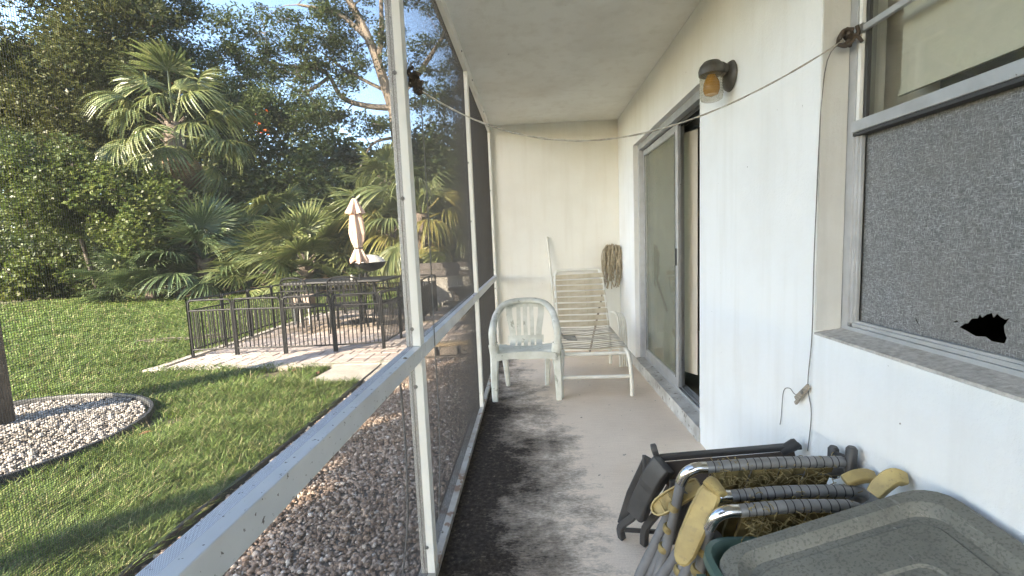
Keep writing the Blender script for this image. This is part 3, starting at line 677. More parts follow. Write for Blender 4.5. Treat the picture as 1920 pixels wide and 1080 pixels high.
def crown_tree(name, label, cat, base, fork, trunk_r, cents, rads, per, leafsize, leafmat, barkmat, group=None, aspect=0.5, limbs=None, shell=0.45, flat=0.8, extra=None, twig=True, droop=0.0):
    t = thing(name, label, cat, base, group)
    tr = MB(); b = Vector(base); f_ = Vector(fork)
    limb(tr, b-Vector((0, 0, 0.2)), f_, trunk_r, trunk_r*0.7, 0.012, 10, 10)
    nodes_ = [(f_, trunk_r*0.6)]
    for (pts, r0, r1) in (limbs or []):
        sp_ = spline(pts, 4); tr.tube(sp_, [r0+(r1-r0)*k/(len(sp_)-1) for k in range(len(sp_))], 7)
        nodes_ += [(p, r0+(r1-r0)*k/(len(sp_)-1)) for k, p in enumerate(sp_) if k % 2 == 0]
    if twig:
        for c in cents:
            c = Vector(c); q = min(nodes_, key=lambda q: (q[0]-c).length+max(0, q[0].z-c.z)*0.6)
            pts = limb(tr, q[0], c, max(0.012, min(q[1]*0.5, 0.05)), 0.01, 0.12, 5, 5)
            nodes_.append((pts[3], 0.03))
    tr.build('trunk', barkmat, t, True)
    P = clumps(cents, rads, per, shell, flat)
    V, F = leaf_cloud(P, leafsize, aspect, droop=droop)
    link('crown', npmesh('crown', V-np.array(base), F, leafmat), None, t)
    if extra:
        V, F = leaf_cloud(extra[0], extra[1], 0.8)
        link('blossom', npmesh('blossom', V-np.array(base), F, extra[2]), None, t)
    return t
def ell(c, r, n, seed=None, lo=0.25):
    d = rng.normal(0, 1, (n, 3)); d /= np.linalg.norm(d, axis=1)[:, None]
    return np.array(c)+d*(rng.uniform(lo**3, 1, n)**(1/3))[:, None]*np.array(r)

# palm fronds ------------------------------------------------
def fan_mesh(name, nl, L, petiole, droop, spread, mat, fold=0.0, jit=0.1, seed=1):
    rg = random.Random(seed); V = []; F = []
    def quad(a, b, c, d):
        k = len(V); V.extend([a, b, c, d]); F.append((k, k+1, k+2, k+3))
    # petiole
    for k in range(4):
        u0, u1 = k/4*petiole, (k+1)/4*petiole; w = 0.02
        quad((-w, u0, -0.02), (w, u0, -0.02), (w, u1, -0.02), (-w, u1, -0.02))
        quad((0, u0, -0.045), (w, u0, -0.02), (w, u1, -0.02), (0, u1, -0.045))
    for i in range(nl):
        u = (i+0.5)/nl; a = (u-0.5)*spread+rg.uniform(-jit, jit)*0.3
        ll = L*(0.72+0.28*math.cos(a*0.6))*rg.uniform(0.88, 1.08)
        dirx, diry = math.sin(a), math.cos(a)
        px, py = diry, -dirx
        w0 = L*spread/nl*0.28; prev = None
        segs = 5; dr = droop*rg.uniform(0.75, 1.25)
        for k in range(segs+1):
            s_ = k/segs; rr_ = ll*s_
            w = w0*(0.12+min(1, s_/0.4)*0.88)*(1.0 if s_ < 0.5 else max(0.04, 1-(s_-0.5)/0.5))
            sag = dr*L*(s_**2.2)
            rad = rr_-0.35*sag*s_
            cx, cy = dirx*rad, petiole+diry*rad
            cz = -sag+fold*abs(math.sin(a))*rr_*0.35-0.02
            cur = ((cx-px*w, cy-py*w, cz+0.25*w), (cx, cy, cz-0.35*w), (cx+px*w, cy+py*w, cz+0.25*w))
            if prev:
                quad(prev[0], prev[1], cur[1], cur[0]); quad(prev[1], prev[2], cur[2], cur[1])
            prev = cur
    me = npmesh(name, np.array(V), np.array(F), mat)
    return me
FR = {}
for key, args in {'sabal': (26, 0.95, 1.25, 0.55, R(215), 'frond'), 'sabal2': (26, 1.0, 1.15, 0.8, R(190), 'frond'), 'dead': (24, 0.8, 0.9, 1.0, R(190), 'frond_dead'),
                  'blue': (34, 0.95, 0.9, 0.22, R(250), 'frond_blue'), 'blue2': (34, 0.9, 0.8, 0.42, R(230), 'frond_blue'),
                  'green': (32, 0.95, 0.8, 0.25, R(240), 'frond'), 'green2': (32, 0.95, 0.8, 0.48, R(220), 'frond'), 'yellow': (26, 0.9, 0.8, 0.8, R(200), 'frond_yellow')}.items():
    FR[key] = [fan_mesh('frond', *args, seed=k+len(key)*7) for k in range(2)]
def place_frond(parent, key, az, el, roll, sc, org):
    d = Vector((math.sin(az)*math.cos(el), math.cos(az)*math.cos(el), math.sin(el)))
    side = d.cross(Vector((0, 0, 1))).normalized(); up = side.cross(d).normalized()
    q = Matrix.Rotation(roll, 4, d)
    m4 = q @ Matrix((side, d, up)).transposed().to_4x4()
    m4 = Matrix.Translation(org) @ m4 @ Matrix.Scale(sc, 4)
    inst('frond', random.choice(FR[key]), parent, mat4=m4)
def fan_palm(name, label, base, trunk_h, trunk_r, nf, keys, sc, el_range, group, dead=0, lean=(0, 0)):
    t = thing(name, label, 'palm', base, group)
    tm = MB(); top = Vector((lean[0], lean[1], trunk_h)); pts = [Vector((0, 0, -0.15)).lerp(top, k/10) for k in range(11)]
    tm.tube(pts, [trunk_r*(1.15 if k < 8 else 1.35)*(1+0.12*(k % 2)) for k in range(11)], 10)
    for k in range(int(trunk_h*14)):       # old leaf boots
        a = k*2.4; z = trunk_h*(0.25+0.75*random.random()); c = Vector((lean[0]*z/trunk_h, lean[1]*z/trunk_h, z)); d = Vector((math.cos(a), math.sin(a), 0.9))
        tm.bar(c+d*trunk_r*0.8, c+d*trunk_r*2.1, 0.09, 0.02)
    tm.build('trunk', 'palm_trunk', t, True, local=True)
    for k in range(nf):
        u = (k+0.5)/nf; el = el_range[1]+(el_range[0]-el_range[1])*(u**0.8)
        place_frond(t, random.choice(keys), k*2.39996+random.uniform(-.25, .25), el+random.uniform(-.15, .15), random.uniform(-.5, .5), sc*random.uniform(0.82, 1.12), top+Vector((0, 0, -0.35*u*sc)))
    for k in range(dead):
        place_frond(t, 'dead', k*2.39996+1, R(-62)+random.uniform(-.2, .2), random.uniform(-.4, .4), sc*0.9, top+Vector((0, 0, -0.45)))
    return t
GP = 'fan palms along the edge of the wood'
fan_palm('sabal_palm', 'tall cabbage palm with drooping fans above the bright vine', (-12.1, 15.3, G), 5.9, 0.2, 26, ['sabal', 'sabal2'], 1.3, (R(-42), R(80)), GP, 12)
fan_palm('fan_palm', 'blue green fan palm standing below the tall cabbage palm', (-10.7, 14.2, G), 1.25, 0.16, 24, ['blue', 'blue2'], 1.4, (R(-18), R(80)), GP, 7)
fan_palm('fan_palm', 'low blue green fan palm at the left foot of the cabbage palm', (-11.9, 13.4, G), 0.75, 0.14, 16, ['blue', 'blue2'], 1.1, (R(-10), R(70)), GP, 6)
fan_palm('fan_palm', 'light green fan palm just left of the closed umbrella', (-6.9, 13.4, G), 1.0, 0.15, 22, ['green', 'green2'], 1.35, (R(-15), R(82)), GP, 4)
fan_palm('fan_palm', 'taller green fan palm rising behind the closed umbrella', (-5.7, 14.9, G), 1.9, 0.15, 20, ['green', 'green2', 'yellow'], 1.25, (R(-30), R(80)), GP, 4)
fan_palm('fan_palm', 'yellowing fan palm right beside the screen post', (-4.5, 14.2, G), 1.8, 0.15, 18, ['green2', 'yellow', 'sabal'], 1.15, (R(-45), R(70)), GP, 5)
fan_palm('fan_palm', 'slender fan palm high behind the screen post', (-5.4, 17.0, G), 3.8, 0.14, 16, ['green', 'green2'], 1.15, (R(-30), R(80)), GP, 4)
fan_palm('fan_palm', 'shaded green fan palm between the blue and the light green one', (-9.3, 16.8, G), 2.4, 0.15, 18, ['green2', 'sabal'], 1.15, (R(-35), R(75)), GP, 4)
fan_palm('fan_palm', 'drooping fan palm with yellow fans seen through the dark screen', (-3.2, 13.2, G), 2.3, 0.14, 18, ['sabal2', 'yellow', 'green2'], 1.1, (R(-55), R(70)), GP, 4)

fan_palm('fan_palm', 'low sunlit fan palm left of the light green one', (-8.5, 13.9, G), 0.8, 0.14, 18, ['green', 'blue', 'green2'], 1.2, (R(-12), R(75)), GP, 5)
# vine-covered shrubs and trees
crown_tree('vine_shrub', 'bright leafy vine bulging out below the cabbage palm', 'shrub', (-13.0, 15.0, G), (-12.7, 14.4, 2.0), 0.06,
           np.concatenate([ell((-12.3, 13.4, 3.0), (1.35, 0.8, 1.15), 34), ell((-11.9, 13.2, 1.9), (0.9, 0.6, 0.8), 16)]), rng.uniform(0.35, 0.6, 50), 900, 0.12, 'leaf_vine', 'bark', 'shrubs along the edge of the wood', 0.75, droop=0.8)
crown_tree('vine_shrub', 'broad leafy shrub at the left margin beneath the dark tree', 'shrub', (-15.4, 15.2, G), (-15.1, 14.4, 2.6), 0.08,
           ell((-15.2, 13.4, 3.5), (2.2, 0.9, 1.6), 62), rng.uniform(0.35, 0.65, 62), 800, 0.12, 'leaf_bush', 'bark', 'shrubs along the edge of the wood', 0.65, droop=0.5)
crown_tree('low_shrub', 'low sunlit shrub at the left end of the wood', 'shrub', (-18.2, 15.0, G), (-18.1, 15.0, 0.7), 0.05,
           ell((-17.8, 14.8, 0.8), (1.7, 0.6, 0.8), 34), rng.uniform(0.25, 0.45, 34), 900, 0.13, 'leaf_vine', 'bark', 'shrubs along the edge of the wood', 0.7)
crown_tree('dark_tree', 'dense brownish tree filling the upper left corner', 'tree', (-18.8, 18.5, G), (-18.4, 18.4, 5.2), 0.22,
           np.concatenate([ell((-18.3, 17.6, 9.6), (4.8, 2.2, 4.2), 190), ell((-20, 17.2, 5.6), (3.5, 1.6, 2.2), 50), ell((-15.6, 18, 7.2), (2.0, 1.2, 2.0), 20)]), rng.uniform(0.6, 1.05, 260), 380, 0.17, 'leaf_brown', 'bark', 'trees behind the lawn', 0.45)
P = np.concatenate([ell((-13.9, 20.5, 9.6), (4.4, 1.8, 2.4), 130), ell((-11.5, 20.0, 7.4), (3.2, 1.4, 1.7), 60), ell((-16.4, 20.0, 11.6), (2.2, 1.4, 1.8), 30), ell((-15.4, 20, 12.4), (1.5, 1.2, 1.3), 40)])
fl = np.concatenate([rng.normal(0, 0.32, (18, 3))+np.array(c) for c in ((-15.1, 19, 9.7), (-14.2, 19, 8.0), (-14.5, 19, 8.1), (-15.8, 19, 10.6), (-11.3, 19, 6.6))])
crown_tree('flame_tree', 'feathery tree with a few orange blossoms above the cabbage palm', 'tree', (-14.6, 21, G), (-14.5, 20.9, 5.5), 0.2, P, rng.uniform(0.4, 0.8, 260), 440, 0.15, 'leaf_oak', 'bark', 'trees behind the lawn', 0.4, shell=0.2, flat=0.6, extra=(fl, 0.13, 'flower'))
# big pale limbed tree
TL = [([(-6.3, 22, 7.6), (-6.75, 22, 9.2), (-7.4, 22, 11.3), (-8.5, 22, 13.6)], 0.30, 0.14),
      ([(-7.0, 22, 9.9), (-6.7, 22, 11.6), (-6.6, 22, 14)], 0.16, 0.07), ([(-7.3, 22, 11.0), (-8.6, 21.8, 12.2), (-10.4, 21.5, 12.6)], 0.14, 0.05),
      ([(-6.4, 22, 7.9), (-7.6, 21.8, 8.0), (-8.7, 21.6, 8.4), (-9.4, 21.5, 9.6), (-11.2, 21.4, 9.9), (-12.6, 21.2, 10.3)], 0.16, 0.04),
      ([(-9.2, 21.5, 9.3), (-10.2, 21.2, 8.6), (-11.0, 21.0, 8.9)], 0.09, 0.04), ([(-6.5, 22, 8.6), (-8.3, 22, 9.6), (-9.6, 22, 10.6)], 0.10, 0.04),
      ([(-6.5, 22, 8.0), (-5.0, 22, 9.5), (-3.4, 22, 11.5)], 0.18, 0.06), ([(-6.6, 22, 6.5), (-7.6, 22, 6.2), (-8.4, 21.8, 4.6)], 0.08, 0.04)]
Pc = np.concatenate([ell((-9.8, 21.6, 11.3), (4.0, 1.3, 1.7), 56), ell((-7.6, 22, 13.4), (3.6, 1.5, 1.4), 36), ell((-10.6, 21.4, 7.6), (2.4, 1.2, 1.0), 26), ell((-7.6, 21.6, 7.4), (1.6, 1.0, 0.7), 14), ell((-4.2, 22, 10.2), (2.2, 1.4, 3.0), 44), ell((-6.4, 21.5, 10.5), (0.9, 0.8, 1.3), 8), ell((-12.6, 21.2, 9.9), (1.4, 0.9, 1.1), 18), ell((-8.6, 21.4, 9.4), (2.2, 1.0, 1.3), 26)])
crown_tree('oak_tree', 'big open tree with pale bare limbs against the sky', 'tree', (-5.9, 22.3, G), (-6.35, 22.1, 7.8), 0.42, Pc, rng.uniform(0.35, 0.75, len(Pc)), 430, 0.15, 'leaf_oak', 'bark_pale', 'trees behind the lawn', 0.5, limbs=TL, shell=0.15, flat=0.55)
crown_tree('round_tree', 'dark tree behind the second screen panel', 'tree', (-2.6, 21, G), (-2.6, 21, 3.5), 0.2, np.concatenate([ell((-2.2, 20.5, 6.5), (2.4, 1.3, 3.4), 56), ell((-1.2, 20.5, 3.0), (2.8, 1.3, 2.2), 40)]), rng.uniform(0.45, 0.85, 96), 330, 0.17, 'leaf_dark', 'bark', 'trees behind the lawn', 0.5)
# mass of undergrowth that closes the view
def mass(n, y0, y1, tops, rad, per, size):
    ux = rng.uniform(-34, 4.5, n); uy = rng.uniform(y0, y1, n)
    top = np.interp(ux, [q[0] for q in tops], [q[1] for q in tops])+0.5*np.sin(ux*1.9)+0.35*np.sin(ux*4.1+1)
    uz = rng.uniform(0.0, 1.0, n)**0.85*top
    P_ = clumps(np.stack([ux, uy, uz], 1), rng.uniform(rad*0.7, rad*1.2, n), per, 0.2, 0.8)
    return leaf_cloud(P_, size, 0.55)
Va, Fa = mass(1150, 17.6, 22.5, [(-34, 8), (-16, 6.5), (-12, 5.6), (-7, 4.6), (4, 5.5)], 0.75, 170, 0.2)
Vb, Fb = mass(1000, 24, 30, [(-34, 14), (-21, 13), (-16, 10.0), (-11, 7.8), (-8, 6.6), (-5, 7.0), (4, 9)], 1.25, 75, 0.36)
nn = 260; xx = rng.uniform(-22, -12.2, nn)
Vc, Fc = leaf_cloud(clumps(np.stack([xx, 15.3+rng.uniform(-.5, 1.5, nn)-0.05*(xx+12), rng.uniform(0, 2.2, nn)], 1), rng.uniform(0.4, 0.7, nn), 260, 0.2, 0.8), 0.14, 0.55)
V = np.concatenate([Va, Vb, Vc]); F = np.concatenate([Fa, Fb+len(Va), Fc+len(Va)+len(Vb)])
tag(link('undergrowth', npmesh('undergrowth', V, F, 'leaf_dark'), None), 'dark tangled undergrowth closing the far side of the lawn', 'undergrowth', kind='stuff')
n = 300; ux = rng.uniform(-24, -2, n); uy = 17.0-0.06*(ux+12)+rng.uniform(-0.5, 0.6, n)-np.where(ux < -11, 1.3, 0)
Pu = clumps(np.stack([ux, uy, G+rng.uniform(0.0, 0.35, n)], 1), rng.uniform(0.15, 0.4, n), 500, 0.2, 0.8)
V, F = leaf_cloud(Pu, 0.11, 0.5)
tag(link('ground_cover', npmesh('ground_cover', V, F, 'leaf_bush'), None), 'low weedy ground cover along the foot of the wood', 'ground cover', kind='stuff')
lit = MB()
for k in range(120):
    x = random.choice((random.uniform(-12.6, -9.2), random.uniform(-8.4, -3.5))); y = 13.6+random.uniform(-0.5, 0.9) if x < -9 else 13.2+random.uniform(-.4, .8)
    a = random.uniform(0, 6.28); L = random.uniform(0.3, 0.9); z = G+random.uniform(0.02, 0.5)
    lit.bar((x, y, z), (x+L*math.cos(a), y+L*math.sin(a), max(G, z+random.uniform(-.3, .35))), 0.03, 0.008)
tag(lit.build('dead_fronds', 'frond_dead'), 'brown dead palm litter heaped under the fan palms', 'leaf litter', kind='stuff')
for k, (x0, y0, x1, y1, z1) in enumerate([(-12.9, 13.6, -13.5, 13.4, 1.4), (-12.5, 13.5, -12.75, 13.4, 1.2)]):
    st = MB(); limb(st, (x0, y0, G-0.1), (x1, y1, z1), 0.022, 0.012, 0.10, 6, 6)
    tag(st.build('bare_stem', 'bark', smooth=True), ('leaning' if k == 0 else 'upright')+' bare stem under the bright leafy vine', 'stem')

# the lawn tree whose trunk stands at the left margin, crown overhead
cents = ell((-5.6, 2.6, 7.6), (2.4, 2.4, 1.5), 60)
lt = crown_tree('lawn_tree', 'rough barked tree trunk standing in the round gravel bed', 'tree', (-4.46, 3.3, G+0.02), (-4.42, 3.28, 4.9), 0.165, cents, rng.uniform(0.5, 0.8, 60), 300, 0.14, 'leaf_oak', 'bark', aspect=0.5)
# unseen trees added behind the photographer's left shoulder, crowns shaped to shade the porch
SH = [((-7.0, -6.25), 1.6, 10.0, 5.1), ((-5.7, -7.25), 2.0, 10.4, 2.2), ((-4.3, -8.4), 2.2, 10.2, 2.2), ((-8.3, -8.75), 1.7, 11.2, 6.0), ((-6.6, -9.6), 2.2, 11.0, 2.4)]
for k, ((x, y), r_, h, zb_) in enumerate(SH):
    cs = ell((x, y, (h+zb_)/2), (r_, r_, (h-zb_)/2), 90)
    crown_tree('added_shade_tree', ('leafy shade tree nearest the lawn', 'leafy shade tree in the middle of the row', 'leafy shade tree nearest the house', 'leafy shade tree in the second row by the lawn', 'tallest leafy shade tree in the second row')[k]+' added unseen behind the photographer', 'tree', (x, y, G), (x, y, h*0.3), 0.2, cs, rng.uniform(0.6, 0.95, 90), 190, 0.26, 'leaf_oak', 'bark', 'added shade trees behind the porch', 0.65)

cs = ell((-7.25, -4.5, 7.3), (1.6, 1.6, 2.2), 80)  # extra unseen tree, its high crown added to keep sun off the end wall
crown_tree('added_shade_tree', 'slim shade tree with a high narrow crown added unseen behind the photographer', 'tree', (-7.25, -4.5, G), (-7.25, -4.5, 5.6), 0.14, cs, rng.uniform(0.5, 0.8, 80), 230, 0.24, 'leaf_oak', 'bark', 'added shade trees behind the porch', 0.65)

# fallen leaves and stick
for k, (x, y, rz) in enumerate([(-2.42, 3.98, 0.3), (-2.72, 4.72, 1.2), (-2.35, 4.6, 2.0), (-3.0, 3.1, 0.8), (-4.9, 5.0, 2.5), (-6.2, 5.9, 1.0), (-2.7, 3.55, 2.2)]):
    lf = MB(); prof = [(0, 0), (0.3, 0.032), (0.6, 0.03), (1, 0)]; L = 0.10
    vs = [(0, 0, 0), (0.03, 0.022, 0.012), (0.065, 0.02, 0.014), (0.10, 0, 0.004), (0.065, -0.02, 0.016), (0.03, -0.022, 0.01)]
    c_, s_ = math.cos(rz), math.sin(rz)
    lf.add([(x+a*c_-b_*s_, y+a*s_+b_*c_, G+0.005+z) for a, b_, z in vs], [(0, 5, 4, 3), (0, 3, 2, 1)])
    tag(lf.build('fallen_leaf', 'dry_leaf'), 'dry brown leaf on the grass '+('in front of the stepping slab', 'left of the stepping slab', 'close against the stepping slab', 'right of the round gravel bed', 'left of the patio corner', 'far out on the left lawn', 'midway between gravel bed and slab')[k], 'leaf', 'dry leaves on the lawn')
st = MB()
for k in range(26):
    a = random.uniform(-0.35, 0.35); x = -6.3+random.uniform(0, 1.3); y = 6.75+random.uniform(-.12, .12)
    st.tube([(x, y, G+0.01+random.uniform(0, .04)), (x+0.4*math.cos(a), y+0.4*math.sin(a), G+0.02+random.uniform(0, .05))], 0.008, 4)
tag(st.build('fallen_branch', 'bark'), 'dead twiggy branch lying on the lawn left of the fence', 'branch')

# ---------------------------------------------------------------- black metal pen fence
fence = thing('pen_fence', 'black metal picket pen enclosing the paved patio', 'fence', (-3.2, 5.55, G+0.022))
FO = OFF[fence.name]
pk = MB(); pk.tube([(0, 0, 0), (0, 0, 0.505)], 0.0075, 6); me_pk = bpy.data.meshes.new('picket'); me_pk.from_pydata(pk.v, [], pk.f); me_pk.materials.append(MATS['black_metal'])
def panel(a, b_, z=0.0):
    a = Vector((a[0], a[1], G+0.022+z)); b_ = Vector((b_[0], b_[1], G+0.022+z)); d = (b_-a); L = d.length; d.normalize(); up = Vector((0, 0, 1))
    pmb = MB(); r_ = 0.0125
    A = a+d*0.018; B = b_-d*0.018
    top = spline([A+up*0.0, A+up*0.40, A+up*0.66, A+d*0.02+up*0.72, A+d*0.07+up*0.735, B-d*0.07+up*0.735, B-d*0.02+up*0.72, B+up*0.66, B+up*0.40, B+up*0.0], 3)
    pmb.tube(top, r_, 8, up=(d.y, -d.x, 0.01))
    for zz in (0.09, 0.60): pmb.tube([A+up*zz, B+up*zz], 0.011, 6)
    pmb.tube([a+up*0.0, a+up*0.76], 0.009, 6)
    po = pmb.build('fence_panel', 'black_metal', fence, True)
    nb = 10
    for k in range(1, nb+1):
        p = A.lerp(B, k/(nb+1))+up*0.092
        inst('picket', me_pk, po, p-FO)
fp = [(-4.47, 5.53), (-3.89, 5.57), (-3.22, 5.54), (-2.58, 5.58), (-1.96, 5.64)]
for k in range(4): panel(fp[k], fp[k+1])
lp = [(-4.47, 5.53), (-4.46, 6.17), (-4.50, 6.82), (-4.52, 7.5), (-4.5, 8.2), (-4.5, 8.9)]
for k in range(5): panel(lp[k], lp[k+1])
rp = [(-1.96, 5.64), (-1.93, 6.3), (-1.9, 6.98), (-1.92, 7.65), (-1.95, 8.3), (-1.95, 8.9)]
for k in range(5): panel(rp[k], rp[k+1])
bp = [(-4.5, 8.9), (-3.86, 8.92), (-3.22, 8.9), (-2.58, 8.92), (-1.95, 8.9)]
for k in range(4): panel(bp[k], bp[k+1])

# ---------------------------------------------------------------- patio table, umbrella, chairs, grill
ZT = G+0.022
tb = thing('patio_table', 'long dark patio table inside the pen', 'table', (-3.3, 7.75, ZT))
def tabletop():
    mb_ = MB(); mb_.loops([rrect(1.75, 0.95, 0.08, 0.655, -3.35, 7.8), rrect(1.77, 0.97, 0.09, 0.668, -3.35, 7.8), rrect(1.75, 0.95, 0.08, 0.69, -3.35, 7.8)]); return mb_
tabletop().build('tabletop', 'black_metal', tb)
for sx in (-1, 1):
    for sy in (-1, 1):
        MB().tube([(-3.35+sx*0.72, 7.8+sy*0.36, ZT), (-3.35+sx*0.66, 7.8+sy*0.33, 0.656)], 0.018, 8).build('leg', 'black_metal', tb, True)
um = thing('umbrella', 'closed dusty pink garden umbrella standing above the dark table', 'umbrella', (-3.08, 7.85, ZT))
UX, UY = -3.08, 7.85
um_c = MB(); NL = 40; loops_ = []
for (z, r_, am) in ((2.10, 0.025, 0.02), (2.085, 0.045, 0.1), (1.98, 0.085, 0.2), (1.86, 0.13, 0.3), (1.83, 0.14, 0.3)):
    loops_.append([(UX+r_*(1+am*math.sin(7*a))*math.cos(a), UY+r_*(1+am*math.sin(7*a))*math.sin(a), z+0.012*math.sin(7*a)*(r_ > 0.1)) for a in [2*math.pi*k/NL for k in range(NL)]])
um_c.loops(loops_); um_c.build('vent_cap', 'umbrella_cloth', um, True)
loops_ = []
for (z, r_, am) in ((1.85, 0.085, 0.15), (1.7, 0.105, 0.22), (1.5, 0.12, 0.24), (1.35, 0.10, 0.2), (1.24, 0.065, 0.15), (1.22, 0.062, 0.15), (1.12, 0.10, 0.28), (1.03, 0.14, 0.32), (0.98, 0.135, 0.34)):
    loops_.append([(UX+r_*(1+am*math.sin(6*a+z*2.2)+0.08*math.sin(13*a))*math.cos(a)+0.02*(2.0-z)*0.6, UY+r_*(1+am*math.sin(6*a+z*2.2))*math.sin(a), z+(0.03*math.sin(6*a) if z < 1.1 else 0)) for a in [2*math.pi*k/NL for k in range(NL)]])
MB().loops(loops_).build('canopy', 'umbrella_cloth', um, True)
MB().lathe((UX+0.012, UY, 1.23), [(0.07, -0.012), (0.078, 0), (0.07, 0.012)], 20).build('strap', 'black_plastic', um, True)
MB().tube([(UX, UY, ZT), (UX, UY, 2.14)], 0.019, 8).build('pole', 'black_metal', um, True)
MB().lathe((UX, UY, ZT), [(0.24, 0), (0.24, 0.03), (0.1, 0.06), (0.03, 0.08), (0.03, 0.3)], 20).build('base', 'black_metal', um, True)
gr = thing('kettle_grill', 'black kettle grill with a pale domed lid behind the table', 'grill', (-3.1, 8.5, ZT))
GX, GY = -3.12, 8.5
MB().lathe((GX, GY, 0.0), [(0.30, 0.95), (0.29, 0.97), (0.23, 1.03), (0.12, 1.085), (0.02, 1.10)], 24).build('lid', 'pale_enamel', gr, True)
MB().lathe((GX, GY, 0.0), [(0.06, 0.78), (0.20, 0.82), (0.28, 0.89), (0.305, 0.945), (0.34, 0.947), (0.34, 0.955), (0.305, 0.957)], 24).build('bowl', 'black_metal', gr, True)
for a in (0.3, 2.4, 4.5): MB().tube([(GX+0.33*math.cos(a), GY+0.33*math.sin(a), ZT), (GX+0.18*math.cos(a), GY+0.18*math.sin(a), 0.75)], 0.013, 6).build('leg', 'black_metal', gr, True)
pp = thing('potted_plant', 'small green plant in a white cup on the dark table', 'plant', (-3.12, 7.6, 0.69))
MB().lathe((-3.12, 7.6, 0.6905), [(0.028, 0), (0.04, 0.09), (0.036, 0.09), (0.03, 0.06)], 14).build('cup', 'pale_enamel', pp, True)
V, F = leaf_cloud(ell((-3.08, 7.6, 0.83), (0.16, 0.1, 0.07), 110), 0.06, 0.5); link('foliage', npmesh('foliage', V-np.array((-3.12, 7.6, 0.69)), F, 'leaf_bush'), None, pp)
def patio_chair(loc, rz, label):
    t = thing('patio_chair', label, 'chair', loc, 'metal patio chairs in the pen'); t.rotation_euler = (0, 0, rz)
    def b(name, mb_): return mb_.build(name, 'black_metal', t, True, local=True)
    b('seat', MB().loops([rrect(0.5, 0.46, 0.06, 0.40), rrect(0.5, 0.46, 0.06, 0.425)]))
    for sx in (-1, 1):
        for sy in (-1, 1): b('leg', MB().tube([(sx*0.24, sy*0.24, 0), (sx*0.22, sy*0.2, 0.4)], 0.014, 6))
        b('armrest', MB().tube(spline([(sx*0.25, 0.2, 0.60), (sx*0.27, 0, 0.62), (sx*0.27, -0.2, 0.61), (sx*0.24, -0.22, 0.42)], 4), 0.015, 6))
    bk = b('back_frame', MB().tube(spline([(-0.23, 0.2, 0.41), (-0.23, 0.26, 0.75), (-0.15, 0.29, 0.88), (0.15, 0.29, 0.88), (0.23, 0.26, 0.75), (0.23, 0.2, 0.41)], 5), 0.014, 6))
    for k in range(-3, 4): inst('slat', SLAT, bk, (k*0.058, 0.215, 0.42), (R(-8), 0, 0))
    for k in range(4): inst('slat', SLATH, bk, (0, 0.225+k*0.018, 0.48+k*0.1))
sm_ = MB().box(-0.009, 0.009, -0.004, 0.004, 0, 0.44); SLAT = bpy.data.meshes.new('slat'); SLAT.from_pydata(sm_.v, [], sm_.f); SLAT.materials.append(MATS['black_metal'])
sm_ = MB().box(-0.22, 0.22, -0.004, 0.004, 0, 0.016); SLATH = bpy.data.meshes.new('slat'); SLATH.from_pydata(sm_.v, [], sm_.f); SLATH.materials.append(MATS['black_metal'])
patio_chair((-2.42, 7.35, ZT), R(-62), 'dark metal chair at the right end of the patio table')
patio_chair((-3.75, 7.15, ZT), R(172), 'dark metal chair on the left near side of the patio table')
patio_chair((-3.0, 7.05, ZT), R(190), 'dark metal chair tucked in below the closed umbrella')
sb = thing('side_stand', 'small beige box on white legs at the left end of the table', 'side table', (-4.1, 7.9, ZT))
MB().box(-4.33, -4.0, 7.75, 8.0, 0.22, 0.43).build('box', 'paver', sb)
for sx in (-4.30, -4.03):
    for sy in (7.78, 7.97): MB().tube([(sx, sy, ZT), (sx, sy, 0.22)], 0.016, 6).build('leg', 'pale_enamel', sb)

# low fence and bench seen through the second screen panel
lw = thing('low_fence', 'low dark board fence with pale panels beyond the patio', 'fence', (-1.3, 9.6, G))
for k in range(2): MB().box(-2.7, 0.6, 9.56, 9.60, 0.56+k*0.15, 0.70+k*0.15).build('board', 'fence_wood', lw)
for k in range(6): MB().box(-2.7+k*0.55, -2.16+k*0.55, 9.605, 9.63, G, 0.555).build('panel', 'pale_panel', lw)
MB().box(-1.55, -1.33, 9.545, 9.558, 0.67, 0.74).build('plate', 'pale_enamel', lw)
bn = thing('bench', 'dark stepped bench standing before the low board fence', 'bench', (-1.1, 9.2, G))
MB().box(-1.75, 0.3, 9.1, 9.45, 0.28, 0.33).build('upper_step', 'black_metal', bn); MB().box(-1.8, 0.3, 8.75, 9.1, 0.02, 0.07).build('lower_step', 'black_metal', bn)
MB().box(-1.7, 0.25, 9.40, 9.44, G, 0.28).build('back_board', 'fence_wood', bn); MB().box(-1.72, 0.25, 9.04, 9.08, G, 0.02).build('riser', 'fence_wood', bn)
# ================================================================== PORCH THINGS
# wall lamp
lamp = thing('wall_lamp', 'dark metal jelly jar wall lamp with ribbed glass beside the door', 'lamp', (XW, 2.19, 1.92))
LY = 2.18; LX = 0.855
mb_ = MB(); mb_.lathe((XW-0.022, LY, 1.925), [(0.062, 0.0215), (0.068, 0.018), (0.062, 0.006), (0.045, 0.0), (0.02, -0.002)], 28, 'x'); 
mb_.build('back_plate', 'lamp_metal', lamp, True)
mb_ = MB(); mb_.sweep(spline([(XW-0.02, LY, 1.945), (XW-0.05, LY, 1.968), (LX, LY, 1.975)], 4), [(-0.03, -0.018), (0.03, -0.018), (0.026, 0.014), (-0.026, 0.014)], scale=None); mb_.build('arm', 'lamp_metal', lamp, True)
MB().lathe((LX, LY, 0), [(0.055, 1.935), (0.057, 1.955), (0.05, 1.975), (0.035, 1.992), (0.01, 1.996)], 28).build('cap', 'lamp_metal', lamp, True)
prof = [(0.047, 1.945)]
for k in range(9): prof += [(0.052, 1.938-k*0.011), (0.048, 1.9335-k*0.011)]
